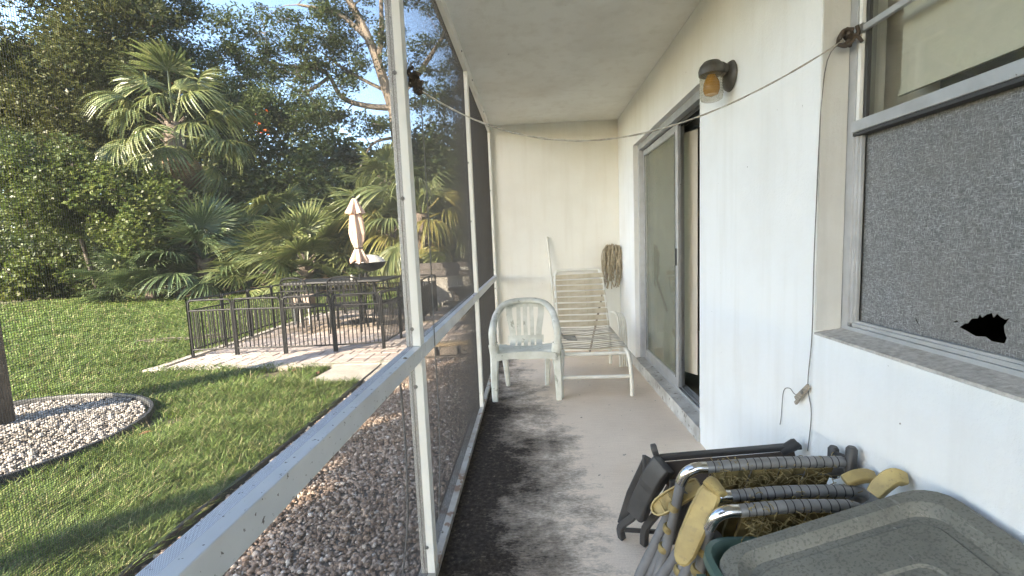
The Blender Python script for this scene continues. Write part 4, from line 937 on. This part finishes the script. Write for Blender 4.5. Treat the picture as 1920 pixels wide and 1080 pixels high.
prof += [(0.049, 1.838), (0.046, 1.826), (0.036, 1.820), (0.01, 1.818)]
MB().lathe((LX, LY, 0), prof, 32).build('jar', 'jar_glass', lamp, True)
MB().lathe((LX, LY, 0), [(0.016, 1.94), (0.02, 1.93), (0.034, 1.90), (0.036, 1.87), (0.028, 1.848), (0.004, 1.84)], 20).build('bulb', 'amber', lamp, True)

# clothesline from screen post to window frame
H0 = Vector((-0.385, 1.54, 1.752)); H1 = Vector((0.985, 1.495, 1.785))
cl = thing('clothesline', 'sagging rope clothesline strung across the porch', 'clothesline', H0)
pts = []
for k in range(41):
    u = k/40; p = H0.lerp(H1, u); p.z -= 0.235*4*u*(1-u)*(1+0.35*(0.5-u)); pts.append(p)
mb_ = MB(); mb_.tube(pts, [0.0027+0.0005*math.sin(k*2.1) for k in range(41)], 7); mb_.build('rope', 'rope', cl, True)
def knot(c, r_, name, mat, n=9):
    mb_ = MB()
    for k in range(n):
        a = random.uniform(0, 6.28); d = Vector((math.cos(a), random.uniform(-.6, .6), math.sin(a)))*r_
        q = Vector(c)+Vector([random.uniform(-.6, .6)*r_ for _ in range(3)])
        mb_.tube(spline([q-d, q+Vector((d.z, d.y, -d.x))*0.7, q+d], 4), 0.0055, 6)
    return mb_.build(name, mat, cl, True)
knot((-0.378, 1.545, 1.772), 0.022, 'knot', 'dark_rope'); knot((-0.352, 1.545, 1.735), 0.016, 'knot', 'dark_rope', 6)
knot((1.0, 1.49, 1.79), 0.022, 'knot', 'dark_rope', 10)
mb_ = MB(); mb_.tube(spline([(-0.353, 1.545, 1.73), (-0.352, 1.55, 1.3), (-0.355, 1.545, 0.86), (-0.36, 1.55, 0.5), (-0.39, 1.56, 0.1)], 5), 0.0022, 5); mb_.build('loose_strand', 'grey_cord', cl, True)
mb_ = MB(); mb_.tube(spline([(-0.46, 1.45, 0.80), (-0.462, 1.47, 0.5), (-0.475, 1.46, 0.2), (-0.52, 1.4, -0.1)], 5), 0.004, 5)
tag(mb_.build('hanging_cord', 'grey_cord', None, True), 'thin dark cord hanging outside below the grey rail', 'cord')
# cord down the window jamb, with a clothespin
wc = [(0.985, 1.49, 1.78), (0.952, 1.527, 1.70), (0.9395, 1.533, 1.2), (0.9395, 1.535, 0.86), (0.936, 1.545, 0.68), (0.938, 1.525, 0.58), (0.938, 1.54, 0.44)]
mb_ = MB(); mb_.tube(spline(wc, 6), 0.0017, 6); tag(mb_.build('window_cord', 'grey_cord', None, True), 'thin grey cord running down the wall beside the window', 'cord')
mb_ = MB(); mb_.tube(spline([(0.9405, 1.56, 0.66), (0.9405, 1.62, 0.615), (0.9405, 1.66, 0.625), (0.9405, 1.70, 0.60), (0.9405, 1.712, 0.5), (0.9405, 1.72, 0.46)], 6), 0.0014, 5)
tag(mb_.build('wire', 'grey_cord', None, True), 'fine looping wire on the wall left of the clothespin', 'wire')
cp = thing('clothespin', 'weathered wooden clothespin clipped to the cord below the window', 'clothespin', (0.935, 1.55, 0.66))
for dz in (-0.006, 0.006):
    MB().bar((0.932, 1.535, 0.675+dz*0.4), (0.928, 1.60, 0.60+dz*1.6), 0.011, 0.0075, (1, 0, 0)).build('jaw', 'weathered_wood', cp)
MB().lathe((0.93, 1.56, 0.645), [(0.005, -0.008), (0.007, -0.007), (0.007, 0.007), (0.005, 0.008)], 10, 'x').build('spring', 'screw', cp)

# ---------------------------------------------------------------- white plastic armchair
ch = thing('plastic_chair', 'weathered white plastic armchair with slatted back', 'chair', (-0.075, 3.5, 0))
CX = -0.075
RB = [(-0.5, -0.35), (-0.2, -0.5), (0.2, -0.5), (0.5, -0.35), (0.5, 0.35), (0.2, 0.5), (-0.2, 0.5), (-0.5, 0.35)]
arms = [(-0.243, 3.34, 0.40), (-0.248, 3.335, 0.52), (-0.240, 3.36, 0.575), (-0.238, 3.45, 0.60), (-0.225, 3.60, 0.64), (-0.175, 3.72, 0.69), (-0.09, 3.765, 0.712), (0, 3.775, 0.716)]
full = [(CX+x, y, z) for x, y, z in arms]+[(CX-x, y, z) for x, y, z in reversed(arms[:-1])]
sp_ = spline(full, 5)
MB().sweep(sp_, RB, (1, 0, 0.0001), [(0.032, 0.054)]*len(sp_)).build('arm_rim', 'plastic_white', ch, True)
for sx in (-1, 1):
    MB().sweep(spline([(CX+sx*0.246, 3.325, 0.0), (CX+sx*0.243, 3.335, 0.2), (CX+sx*0.236, 3.35, 0.36), (CX+sx*0.243, 3.34, 0.44)], 4), RB, (1, 0, 0.001), [(0.032+0.012*min(1, k/9), 0.045+0.03*min(1, k/9)) for k in range(13)]).build('leg', 'plastic_white', ch, True)
    MB().sweep(spline([(CX+sx*0.165, 3.70, 0.0), (CX+sx*0.175, 3.66, 0.2), (CX+sx*0.18, 3.62, 0.36)], 4), RB, (1, 0, 0.001), [(0.04+0.003*k, 0.035+0.003*k) for k in range(9)]).build('leg', 'plastic_white', ch, True)
# seat: dished slab with front roll
seat = MB(); nx, ny = 12, 12; top = []; bot = []
def seat_z(u, v_): return 0.395-0.022*math.cos((u-0.5)*math.pi)*(0.4+0.6*v_)+(-0.045*max(0, (0.14-v_)/0.14)**2)-0.012*v_
front = 8
for j in range(front+1):
    v_ = j/ny
    for i in range(nx+1):
        u = i/nx; w = 0.235-0.03*v_
        top.append((CX-w+2*w*u, 3.315+0.40*v_, seat_z(u, v_)))
nv = len(top)
seat.v = top+[(x, y, z-0.014) for x, y, z in top]
for j in range(front):
    for i in range(nx):
        a = j*(nx+1)+i; seat.f.append((a, a+1, a+nx+2, a+nx+1)); seat.f.append((nv+a, nv+a+nx+1, nv+a+nx+2, nv+a+1))
rim = [i for i in range(nx+1)]+[j*(nx+1)+nx for j in range(1, front+1)]+[front*(nx+1)+i for i in range(nx-1, -1, -1)]+[j*(nx+1) for j in range(front-1, 0, -1)]
for k in range(len(rim)):
    a, b_ = rim[k], rim[(k+1) % len(rim)]; seat.f.append((a, nv+a, nv+b_, b_))
seat.build('seat', 'plastic_white', ch, True)
MB().sweep([(CX-0.225, 3.318, 0.345), (CX-0.12, 3.312, 0.358), (CX, 3.310, 0.362), (CX+0.12, 3.312, 0.358), (CX+0.225, 3.318, 0.345)], [(-0.008, -0.026), (0.008, -0.026), (0.008, 0.026), (-0.008, 0.026)]).build('apron', 'plastic_white', ch)
for k in range(5):
    x = CX+(k-2)*0.055; w = 0.034 if k in (1, 2, 3) else 0.05
    xo = x+(0.012*(k-2) if k in (0, 4) else 0)
    pts = spline([(x, 3.57, 0.372), (x, 3.65, 0.366), (x, 3.695, 0.385), (x, 3.715, 0.46), (xo, 3.745, 0.60), (xo, 3.772, 0.70)], 4)
    MB().sweep(pts, [(-0.5, -0.5), (0.5, -0.5), (0.5, 0.5), (-0.5, 0.5)], (0, -1, 0.2) if False else (0, 0, 1), [(w, 0.009)]*len(pts)).build('back_slat', 'plastic_white', ch, True)
MB().bar((CX-0.15, 3.70, 0.40), (CX+0.15, 3.70, 0.40), 0.008, 0.06).build('back_band', 'plastic_white', ch)
MB().sweep(spline([(CX-0.15, 3.765, 0.68), (CX-0.07, 3.776, 0.69), (CX+0.07, 3.776, 0.69), (CX+0.15, 3.765, 0.68)], 3), [(-0.006, -0.028), (0.006, -0.028), (0.006, 0.028), (-0.006, 0.028)]).build('back_top', 'plastic_white', ch)

# ---------------------------------------------------------------- strapped chaise lounge
ca = thing('chaise_lounge', 'white tube chaise lounge with cream vinyl straps by the end wall', 'lounge chair', (0.47, 3.9, 0))
LXL, LXR = 0.215, 0.71; ZS = 0.345; YF, YH = 3.40, 4.22
RT = 0.016
mb_ = MB()
def fr(y): return 0.0
for x, s_ in ((LXL, -1), (LXR, 1)):
    mb_.tube(spline([(x+s_*0.022, 3.375, 0.0), (x+s_*0.02, 3.38, 0.15), (x+s_*0.008, 3.40, 0.30), (x, 3.44, ZS-0.004), (x, 3.6, ZS+0.004), (x, 3.9, ZS+0.01), (x, YH+0.12, ZS+0.015)], 5), RT, 8)
mb_.tube([(LXL-0.02, 3.379, 0.155), (LXR+0.02, 3.379, 0.155)], RT*0.95, 8)
mb_.tube([(LXL, 3.425, 0.325), (LXR, 3.425, 0.325)], RT*0.95, 8)
mb_.build('seat_frame', 'tube_white', ca, True)
mb_ = MB()
for x, s_ in ((LXL, -1), (LXR, 1)): mb_.tube(spline([(x+s_*0.02, 4.30, 0), (x+s_*0.01, 4.26, 0.2), (x, 4.2, ZS)], 5), RT, 8)
mb_.tube([(LXL, 4.28, 0.1), (LXR, 4.28, 0.1)], RT*0.9, 8); mb_.build('rear_leg', 'tube_white', ca, True)
bd = Vector((0, 0.345, 0.50)); b0 = Vector((0, YH, ZS+0.03))
def bp_(x, u): return Vector((x, 0, 0))+b0+bd*u
xl, xr = LXL+0.012, LXR-0.012
mb_ = MB(); mb_.tube(spline([bp_(xl, -0.03), bp_(xl, 0.3), bp_(xl, 0.9), bp_(xl+0.015, 1.0), bp_(xl+0.06, 1.05), bp_(xr-0.06, 1.05), bp_(xr-0.015, 1.0), bp_(xr, 0.9), bp_(xr, 0.3), bp_(xr, -0.03)], 5), RT, 8)
mb_.tube([bp_(xl, 0.17), bp_(xr, 0.17)], 0.009, 8); mb_.build('back_frame', 'tube_white', ca, True)
w = xr-xl
stp = MB(); stp.sweep([(-w/2-0.016, 0, -0.006), (-w/2-0.012, 0, 0.010), (-w/2+0.01, 0, 0.015), (0, 0, 0.010), (w/2-0.01, 0, 0.015), (w/2+0.012, 0, 0.010), (w/2+0.016, 0, -0.006)], [(-0.024, -0.0015), (0.024, -0.0015), (0.024, 0.0015), (-0.024, 0.0015)])
me_st = bpy.data.meshes.new('strap'); me_st.from_pydata(stp.v, [], stp.f); me_st.materials.append(MATS['strap'])
ang = math.atan2(bd.z, bd.y); oc = OFF[ca.name]
for k in range(9):
    p = bp_((xl+xr)/2, 0.06+k*0.108)-oc
    inst('back_strap', me_st, ca, p, (ang, R(random.uniform(-1.2, 1.2)), 0))
w = LXR-LXL
for k in range(15):
    sg = 0.012+random.uniform(0, 0.014); hw = 0.012 if k % 3 else 0.015
    mm = MB(); mm.sweep([(-w/2-0.016, 0, -0.006), (-w/2-0.011, 0, 0.012), (-w/2+0.012, 0, 0.016), (0, 0, 0.016-sg), (w/2-0.012, 0, 0.016), (w/2+0.011, 0, 0.012), (w/2+0.016, 0, -0.006)], [(-hw, -0.0015), (hw, -0.0015), (hw, 0.0015), (-hw, 0.0015)])
    mm_ = bpy.data.meshes.new('strap'); mm_.from_pydata(mm.v, [], mm.f); mm_.materials.append(MATS['strap_grey' if k not in (0, 4, 9) else 'strap'])
    inst('seat_strap', mm_, ca, Vector(((LXL+LXR)/2, 3.47+k*0.053, ZS+0.002+0.0012*k))-oc, (0, 0, R(random.uniform(-1.5, 1.5))))
# nested bent frame right of the chaise
bf = thing('bent_frame', 'narrow white frame of four bent ribs right of the chaise', 'frame', (0.79, 4.2, 0))
for k in range(4):
    x = 0.775+k*0.021
    MB().tube(spline([(x-0.05, 4.22, 0.515-k*0.006), (x-0.015, 4.2, 0.52-k*0.008), (x+0.008, 4.17, 0.47-k*0.01), (x+0.018, 4.16, 0.3), (x+0.02, 4.16, 0.005)], 5), 0.0095, 7).build('rib', 'tube_white', bf, True)
# blue cloth hung over the left rail of the chaise
bcl = MB(); rows = []
for j_ in range(9):
    y = 3.98+j_*0.025; w_ = 0.006*math.sin(j_*1.9)
    rows.append([Vector((x+w_*(0.4 if x > 0.22 else 1), y, z+0.5*w_)) for x, z in ((0.184+0.004*math.sin(j_*2.3), 0.268+0.012*math.sin(j_)), (0.189, 0.31), (0.192, 0.352), (0.199, 0.374), (0.215, 0.382), (0.232, 0.376), (0.245, 0.35), (0.27, 0.325), (0.32, 0.312), (0.38, 0.315+0.006*math.sin(j_*1.3)))])
nc = len(rows[0]); vv = [p for r_ in rows for p in r_]; nv = len(vv)
bcl.v = [tuple(p) for p in vv]+[(p.x+0.002, p.y, p.z-0.003) for p in vv]
for j_ in range(8):
    for i_ in range(nc-1):
        a = j_*nc+i_; bcl.f.append((a, a+1, a+nc+1, a+nc)); bcl.f.append((nv+a, nv+a+nc, nv+a+nc+1, nv+a+1))
tag(bcl.build('blue_cloth', 'blue_plastic', None, 60), 'blue cloth hung over the left rail of the chaise lounge', 'cloth')
# white pole and string mop
pl_ = thing('broom_pole', 'thin white pole leaning on the end wall left of the chaise', 'pole', (0.235, 4.52, 0))
MB().tube([(0.245, 4.5, 0.0), (0.174, 4.836, 1.24)], 0.0125, 10).build('shaft', 'tube_white', pl_, True)
MB().lathe((0.1735, 4.8365, 1.238), [(0.013, 0), (0.0135, 0.012), (0.008, 0.018)], 10).build('end_cap', 'tube_white', pl_, True)
mp = thing('string_mop', 'dirty string mop standing upside down in the far corner', 'mop', (0.56, 4.62, 0))
MB().tube([(0.56, 4.62, 0.0), (0.855, 4.79, 1.10)], 0.011, 8).build('handle', 'weathered_wood', mp, True)
ms = MB()
for k in range(70):
    a = random.uniform(-1.0, 1.0); b_ = random.uniform(-1, 1)
    tp = Vector((0.86+a*0.022, 4.785+b_*0.012, 1.10+random.uniform(-.02, .012)))
    sx = a*0.085+random.uniform(-.035, .025); L = random.uniform(0.16, 0.42)
    x1 = max(0.735, min(0.93, tp.x+sx-0.012)); y1 = min(4.84, 4.775-0.05*abs(b_)+random.uniform(-.03, .03)); wv = random.uniform(-.025, .025)
    ms.tube(spline([tp, (max(0.74, min(0.932, tp.x+sx*0.7)), min(4.845, tp.y+b_*0.03), tp.z+0.045*(1-abs(a)*0.6)), (x1, y1, tp.z-L*0.35), (max(0.735, min(0.934, x1+wv)), y1, tp.z-L*0.7), (max(0.735, min(.935, x1-wv)), y1, tp.z-L)], 4), random.uniform(0.0042, 0.0065), 5)
tag(ms.build('strings', 'mop_string', mp, True), kind='stuff')

# ---------------------------------------------------------------- folded chairs by the wall
def ribs(pts, r_, step, name, parent, mat='black_thread', w=0.0013):
    """thread bands wound round a tube, one mesh"""
    P = [Vector(p) for p in pts]; acc = 0; out = MB(); nxt = step
    for i in range(len(P)-1):
        d = P[i+1]-P[i]; L = d.length
        while nxt <= acc+L:
            c = P[i]+d*((nxt-acc)/L); dn = d.normalized()
            out.tube([c-dn*w, c+dn*w], r_+0.0006, 14); nxt += step*random.uniform(0.75, 1.25)
        acc += L
    return out.build(name, mat, parent, False)
def fibres(parent, a, b_, n, spread, L0, up=0.6, name='frayed_fibres'):
    a, b_ = Vector(a), Vector(b_); mb_ = MB()
    for k in range(n):
        p = a.lerp(b_, random.random())+Vector((0, random.uniform(-1, 1)*spread, random.uniform(-1, 1)*spread*0.5))
        L = L0*random.uniform(0.5, 1.5); c = random.uniform(-1, 1)
        d = Vector((c*0.9, random.uniform(-.8, .8), up+random.uniform(-.5, .6))).normalized()
        e_ = Vector((random.uniform(-1, 1), random.uniform(-1, 1), random.uniform(-.8, .2)))
        q = [p, p+d*L*0.5, p+d*L*0.8+e_*L*0.35, p+d*L*0.7+e_*L*0.8]
        q = [(min(x, XW-0.006), y, z) for x, y, z in q]
        mb_.tube(spline(q, 3), 0.0011, 4)
    return tag(mb_.build(name, 'fibre', parent), kind='stuff')
def alu_chair(label, yb, zb, xe, xr_, foot, k):
    t = thing('beach_chair', label, 'chair', (xe, yb, 0), 'folded beach chairs by the wall')
    E_ = Vector((xe, yb, zb)); RR = 0.0165
    # bent back frame: foot, elbow, long bar, turn at the wall, return bar
    low = [foot, Vector(foot).lerp(E_, 0.75), ]
    wrap0 = spline([foot, Vector(foot).lerp(E_, 0.5), E_+Vector((-0.022, 0.014, -0.050))], 4)
    MB().tube(wrap0, RR*0.92, 12).build('lower_tube', 'grey_plastic', t, True)
    for u in (0.45, 0.62, 0.80):
        c = Vector(foot).lerp(E_+Vector((-0.022, 0.014, -0.050)), u); d = (E_-Vector(foot)).normalized()
        MB().tube([c-d*0.012, c-d*0.006, c+d*0.006, c+d*0.012], [RR*0.93, RR*1.1, RR*1.1, RR*0.93], 12).build('raffia_wrap', 'fibre', t, True)
    el = spline([E_+Vector((-0.022, 0.014, -0.050)), E_+Vector((-0.008, 0.005, -0.015)), E_+Vector((0.018, 0, 0.003)), E_+Vector((0.05, -0.001, 0.006))], 5)
    MB().tube(el, RR*1.03, 14).build('elbow', 'chrome', t, True)
    bar = spline([E_+Vector((0.05, -0.001, 0.006)), E_+Vector(((xr_-xe)*0.5, -0.003, 0.018)), Vector((xr_-0.03, yb-0.004, zb+0.018))], 8)
    MB().tube(bar, RR, 14).build('top_tube', 'tape_grey', t, True)
    tag(ribs(bar, RR, 0.021, 'thread_bands', t), kind='stuff')
    ret = spline([(xr_-0.03, yb-0.004, zb+0.018), (xr_-0.004, yb-0.004, zb+0.010), (xr_+0.002, yb+0.012, zb-0.012), (xr_-0.03, yb+0.03, zb-0.03), (xe+0.2, yb+0.035, zb-0.035), (xe+0.08, yb+0.04, zb-0.06)], 6)
    MB().tube(ret, RR*0.85, 12).build('return_tube', 'tape_grey', t, True)
    # straw webbing hung from the bar
    nb = 9
    for j in range(nb):
        x0 = xe+0.075+j*(xr_-xe-0.11)/nb; x1 = x0+(xr_-xe-0.11)/nb*0.86
        a = random.uniform(-.006, .006); sk = -0.03
        m_ = MB(); m_.loops([[(x0, yb+0.012+a, zb-0.012), (x1, yb+0.012+a, zb-0.012), (x1, yb+0.02+a, zb-0.012), (x0, yb+0.02+a, zb-0.012)],
                             [(x0+sk, yb+0.024+a, zb-0.12), (x1+sk, yb+0.024+a, zb-0.12), (x1+sk, yb+0.034+a, zb-0.12), (x0+sk, yb+0.034+a, zb-0.12)],
                             [(x0+sk*2, yb+0.03, 0.06), (x1+sk*2, yb+0.03, 0.06), (x1+sk*2, yb+0.038, 0.06), (x0+sk*2, yb+0.038, 0.06)]])
        m_.build('webbing', 'straw', t)
    fibres(t, E_+Vector((0.06, 0, 0.012)), (xr_-0.02, yb, zb+0.012), 120, 0.018, 0.016, 0.5)
    fibres(t, E_+Vector((0.06, -0.01, -0.03)), (xr_-0.04, yb, zb-0.03), 110, 0.03, 0.035, 0.1)
    # front legs: pair of grey plastic tubes with bent feet
    for dx, dy in ((0, 0), (0.028, -0.018)):
        f0 = Vector((foot[0]-0.022+dx, foot[1]+0.05+dy, 0.022)); top_ = E_+Vector((0.0+dx*0.5, 0.075+dy, -0.10))
        MB().tube(spline([top_, top_.lerp(f0, 0.5)+Vector((-0.006, 0, 0)), f0+Vector((-0.004, 0, 0.03)), f0+Vector((0.006, -0.004, 0.004)), f0+Vector((0.04, -0.006, 0.0))], 5), 0.018, 10).build('leg', 'grey_plastic', t, True)
    return t
alu_chair('rearmost folded beach chair, its wrapped bar highest against the wall', 1.31, 0.503, 0.452, 0.925, (0.352, 1.385, 0.02), 0)
alu_chair('middle folded beach chair with two yellow armrests', 1.225, 0.462, 0.486, 0.90, (0.372, 1.32, 0.02), 1)
alu_chair('front folded beach chair leaning behind the green tote', 1.155, 0.462, 0.478, 0.84, (0.40, 1.25, 0.02), 2)
mid = [o for o in bpy.data.objects if o.get('label') == 'middle folded beach chair with two yellow armrests'][0]
def armrest(pts, ws, th, up, name='armrest', par=mid):
    sp_ = spline(pts, 5); n_ = len(sp_)
    wv = [ws[0]+(ws[1]-ws[0])*math.sin(math.pi*min(1, max(0, k/(n_-1))))**0.6 for k in range(n_)]
    mb_ = MB(); mb_.sweep(sp_, [(-0.5, -0.5), (0.5, -0.5), (0.5, 0.3), (0.42, 0.5), (-0.42, 0.5), (-0.5, 0.3)], up, [(q, th) for q in wv])
    return mb_.build(name, 'yellow_plastic', par, False, bevel=0.003)
def paddle(a, b_, nrm, w0, w1, th, name='armrest'):
    """moulded arm: flat paddle, rounded far end, hollow face with a rim"""
    a, b_ = Vector(a), Vector(b_); d = b_-a; L = d.length; d.normalize(); nz = Vector(nrm); nz = (nz-d*nz.dot(d)).normalized(); sd_ = d.cross(nz)
    out = []
    for u, w in ((0, w0*0.86), (0.06, w0), (0.3, (w0+w1)/2*1.05), (0.6, w1), (0.82, w1*0.92), (0.93, w1*0.68), (0.985, w1*0.36)): out.append((u*L, w/2))
    pts = out+[(L*1.0, 0.0)]+[(x, -y) for x, y in reversed(out)]
    def ring(ins, h, bow=0.0):
        return [tuple(a+d*(x+(ins if x < L*0.03 else -ins if x > L*0.97 else 0))+sd_*(math.copysign(max(0, abs(y)-ins), y))+nz*(h-bow*4*(x/L-0.5)**2)) for x, y in pts]
    return ring
def paddle_mesh(ring, hollow, th, name):
    B = 0.014
    if hollow: lp_ = [ring(0.004, -th/2, B), ring(0, -th/2+0.004, B), ring(0, th/2, B), ring(0.0045, th/2, B), ring(0.0055, th/2-0.011, B)]
    else: lp_ = [ring(0.003, -th/2, B), ring(0, -th/2+0.003, B), ring(0, th/2-0.006, B), ring(0.006, th/2, B)]
    return MB().loops(lp_).build(name, 'yellow_plastic', mid, 35)
paddle_mesh(paddle((0.470, 1.196, 0.503), (0.374, 1.172, 0.297), (-0.42, -0.75, 0.5), 0.058, 0.062, 0.02), False, 0.022, 'armrest')
MB().sweep(spline([(0.472, 1.197, 0.505), (0.487, 1.206, 0.509), (0.505, 1.222, 0.494)], 4), [(-0.026, -0.009), (0.026, -0.009), (0.026, 0.007), (0.022, 0.010), (-0.022, 0.010), (-0.026, 0.007)], (-0.42, -0.75, 0.5)).build('armrest_bend', 'yellow_plastic', mid, 35)
paddle_mesh(paddle((0.492, 1.345, 0.437), (0.352, 1.372, 0.33), (-0.45, -0.65, 0.62), 0.046, 0.056, 0.02), True, 0.024, 'armrest')
armrest([(0.855, 1.235, 0.50), (0.885, 1.232, 0.515), (0.91, 1.228, 0.52), (0.928, 1.226, 0.515)], (0.03, 0.036), 0.022, (-0.1, -0.4, 0.9))
armrest([(0.86, 1.135, 0.52), (0.88, 1.132, 0.55), (0.905, 1.128, 0.572), (0.928, 1.125, 0.565)], (0.03, 0.04), 0.022, (-0.1, -0.4, 0.9))
for u in (0.35, 0.55, 0.75):
    c = Vector((0.492, 1.345, 0.437)).lerp(Vector((0.352, 1.372, 0.33)), u)+Vector((-0.006, -0.006, 0.004))
    MB().bar(c+Vector((0.010, -0.010, -0.020)), c+Vector((-0.008, 0.008, 0.018)), 0.003, 0.012, (-0.45, -0.65, 0.62)).build('armrest_web', 'yellow_plastic', mid)

# black folding chair behind them
bc = thing('folding_chair', 'black folding chair with brown cloth at the back of the folded stack', 'chair', (0.40, 1.65, 0))
def bpart(name, mb_, mat='black_plastic', sm=False, bev=0.004): return mb_.build(name, mat, bc, sm, bevel=bev)
bpart('armrest', MB().sweep(spline([(0.452, 1.575, 0.385), (0.425, 1.585, 0.34), (0.385, 1.61, 0.235), (0.362, 1.63, 0.155)], 5), [(-0.5, -0.5), (0.5, -0.5), (0.5, 0.3), (0.4, 0.5), (-0.4, 0.5), (-0.5, 0.3)], (-0.5, -0.7, 0.5), [(0.08, 0.052)]*8+[(0.076, 0.045)]*8))
bpart('side_rail', MB().sweep([(0.42, 1.67, 0.36), (0.36, 1.70, 0.2), (0.325, 1.72, 0.06)], [(-0.012, -0.018), (0.012, -0.018), (0.012, 0.018), (-0.012, 0.018)]))
bpart('front_leg', MB().sweep(spline([(0.40, 1.60, 0.25), (0.36, 1.66, 0.13), (0.318, 1.70, 0.06), (0.322, 1.71, 0.002)], 4), [(-0.013, -0.013), (0.013, -0.013), (0.013, 0.013), (-0.013, 0.013)]))
bpart('front_leg', MB().sweep(spline([(0.475, 1.57, 0.30), (0.44, 1.62, 0.17), (0.405, 1.66, 0.08), (0.40, 1.67, 0.002)], 4), [(-0.013, -0.013), (0.013, -0.013), (0.013, 0.013), (-0.013, 0.013)]))
bpart('hinge_lug', MB().sweep(spline([(0.445, 1.62, 0.37), (0.432, 1.62, 0.41), (0.426, 1.62, 0.438)], 4), [(-0.5, -0.5), (0.5, -0.5), (0.5, 0.5), (-0.5, 0.5)], (0, 1, 0), [(0.02, 0.036)]*6+[(0.02, 0.03), (0.02, 0.024), (0.02, 0.014)]))
bpart('hinge_lug', MB().box(0.384, 0.392, 1.595, 1.62, 0.32, 0.40))
bpart('top_bar', MB().bar((0.45, 1.62, 0.385), (0.925, 1.56, 0.45), 0.03, 0.018))
bpart('brace', MB().bar((0.33, 1.70, 0.045), (0.62, 1.66, 0.05), 0.014, 0.016))
bpart('seat_cloth', MB().loops([[(0.46, 1.605, 0.374), (0.90, 1.55, 0.435), (0.90, 1.558, 0.435), (0.46, 1.613, 0.374)], [(0.46, 1.56, 0.28), (0.90, 1.50, 0.34), (0.90, 1.51, 0.34), (0.46, 1.57, 0.28)], [(0.47, 1.60, 0.05), (0.90, 1.55, 0.08), (0.90, 1.56, 0.08), (0.47, 1.61, 0.05)]]), 'brown_cloth')
bpart('clip', MB().box(0.462, 0.488, 1.53, 1.55, 0.29, 0.34))
for x, y, z, L in ((0.905, 1.565, 0.435, 0.05),):
    bpart('knob', MB().tube([(x-0.045, y, z-0.01), (x, y-0.006, z+0.022), (x+0.008, y-0.007, z+0.028)], [0.018, 0.02, 0.016], 12), sm=True, bev=0)
bpart('knob', MB().tube([(0.91, 1.37, 0.44), (0.912, 1.37, 0.53), (0.912, 1.37, 0.538)], [0.014, 0.015, 0.01], 12), sm=True, bev=0)
bpart('knob', MB().tube([(0.912, 1.295, 0.46), (0.914, 1.295, 0.565), (0.914, 1.295, 0.572)], [0.014, 0.015, 0.01], 12), sm=True, bev=0)
bpart('back_rail', MB().bar((0.912, 1.29, 0.525), (0.911, 1.375, 0.51), 0.012, 0.03))

# ---------------------------------------------------------------- tote with loose lid
tt = thing('storage_tote', 'dark green plastic storage tote against the wall', 'tote', (0.65, 0.75, 0))
TC = (0.655, 0.76)
MB().loops([rrect(0.40, 0.60, 0.06, 0.0, *TC), rrect(0.46, 0.68, 0.07, 0.37, *TC), rrect(0.475, 0.695, 0.07, 0.385, *TC), rrect(0.505, 0.725, 0.08, 0.387, *TC), rrect(0.515, 0.735, 0.085, 0.395, *TC), rrect(0.51, 0.73, 0.085, 0.415, *TC), rrect(0.48, 0.70, 0.07, 0.418, *TC), rrect(0.455, 0.675, 0.065, 0.40, *TC), rrect(0.385, 0.585, 0.055, 0.01, *TC)]).build('bin', 'tote_green', tt, True)
MB().loops([[(0.395, 1.0+k*0.0, z) for k in (0,)]*0 or [(0.385, 0.96, 0.25), (0.385, 1.04, 0.25), (0.405, 1.04, 0.25), (0.405, 0.96, 0.25)], [(0.378, 0.95, 0.37), (0.378, 1.05, 0.37), (0.40, 1.05, 0.37), (0.40, 0.95, 0.37)]]).build('grip', 'tote_green', tt)
lid = thing('tote_lid', 'grimy grey plastic lid resting tilted on the green tote', 'lid', (0.66, 0.72, 0.49))
BR = Vector((0.915, 1.045, 0.600)); BL = Vector((0.425, 1.07, 0.415)); FRt = Vector((0.865, 0.79, 0.572))
ex = (BR-BL).normalized(); ey = (BR-FRt); ey = (ey-ex*ey.dot(ex)).normalized(); ez = ex.cross(ey)
LW, LD = 0.545, 0.74
cen = BR-ex*(LW/2)-ey*(LD/2)+ex*0.012
ML = Matrix((ex, ey, ez)).transposed().to_4x4(); ML.translation = cen
def lidpart(name, loops_, cap0=False):
    mb_ = MB(); mb_.loops([[tuple(ML @ Vector(p)) for p in L] for L in loops_], cap0=cap0); return mb_
lidpart('lid', [rrect(LW-.01, LD-.01, .07, -.028), rrect(LW, LD, .075, -.03), rrect(LW, LD, .075, -.004, n=5), rrect(LW-.012, LD-.012, .07, .004), rrect(LW-.075, LD-.075, .06, .005), rrect(LW-.095, LD-.095, .055, -.003), rrect(LW-.115, LD-.115, .05, -.016), rrect(LW-.15, LD-.15, .045, -.017), rrect(LW-.16, LD-.16, .04, -.013), rrect(LW-.30, LD-.34, .035, -.012), rrect(LW-.31, LD-.35, .03, -.017), rrect(LW-.42, LD-.5, .02, -.017)]).build('lid_shell', 'lid_grey', lid, 14)
hem = MB(); 
for k in range(7):
    x = -0.2+k*0.066
    hem.add([tuple(ML @ Vector(p)) for p in ((x, -0.2, -0.0185), (x+0.006, -0.2, -0.0185), (x+0.006, -0.18, -0.0185), (x, -0.18, -0.0185))], [(0, 1, 2, 3)])
hem.build('underside_ribs', 'lid_grey', lid)
# faded cloth strip hanging beside the tote
cs = MB(); L0 = []
for j in range(5):
    z = 0.20-j*0.05
    L0.append([(0.36+0.012*math.sin(j*1.2)+0.004*k+0.006*math.sin(k*1.7+j), 1.22-k*0.018, z) for k in range(7)]+[(0.364+0.012*math.sin(j*1.2)+0.004*k+0.006*math.sin(k*1.7+j), 1.22-k*0.018, z) for k in reversed(range(7))])
cs.loops(L0); tag(cs.build('cloth_strip', 'weathered_wood', smooth=True), 'faded striped cloth hanging between folded chairs and tote', 'cloth')
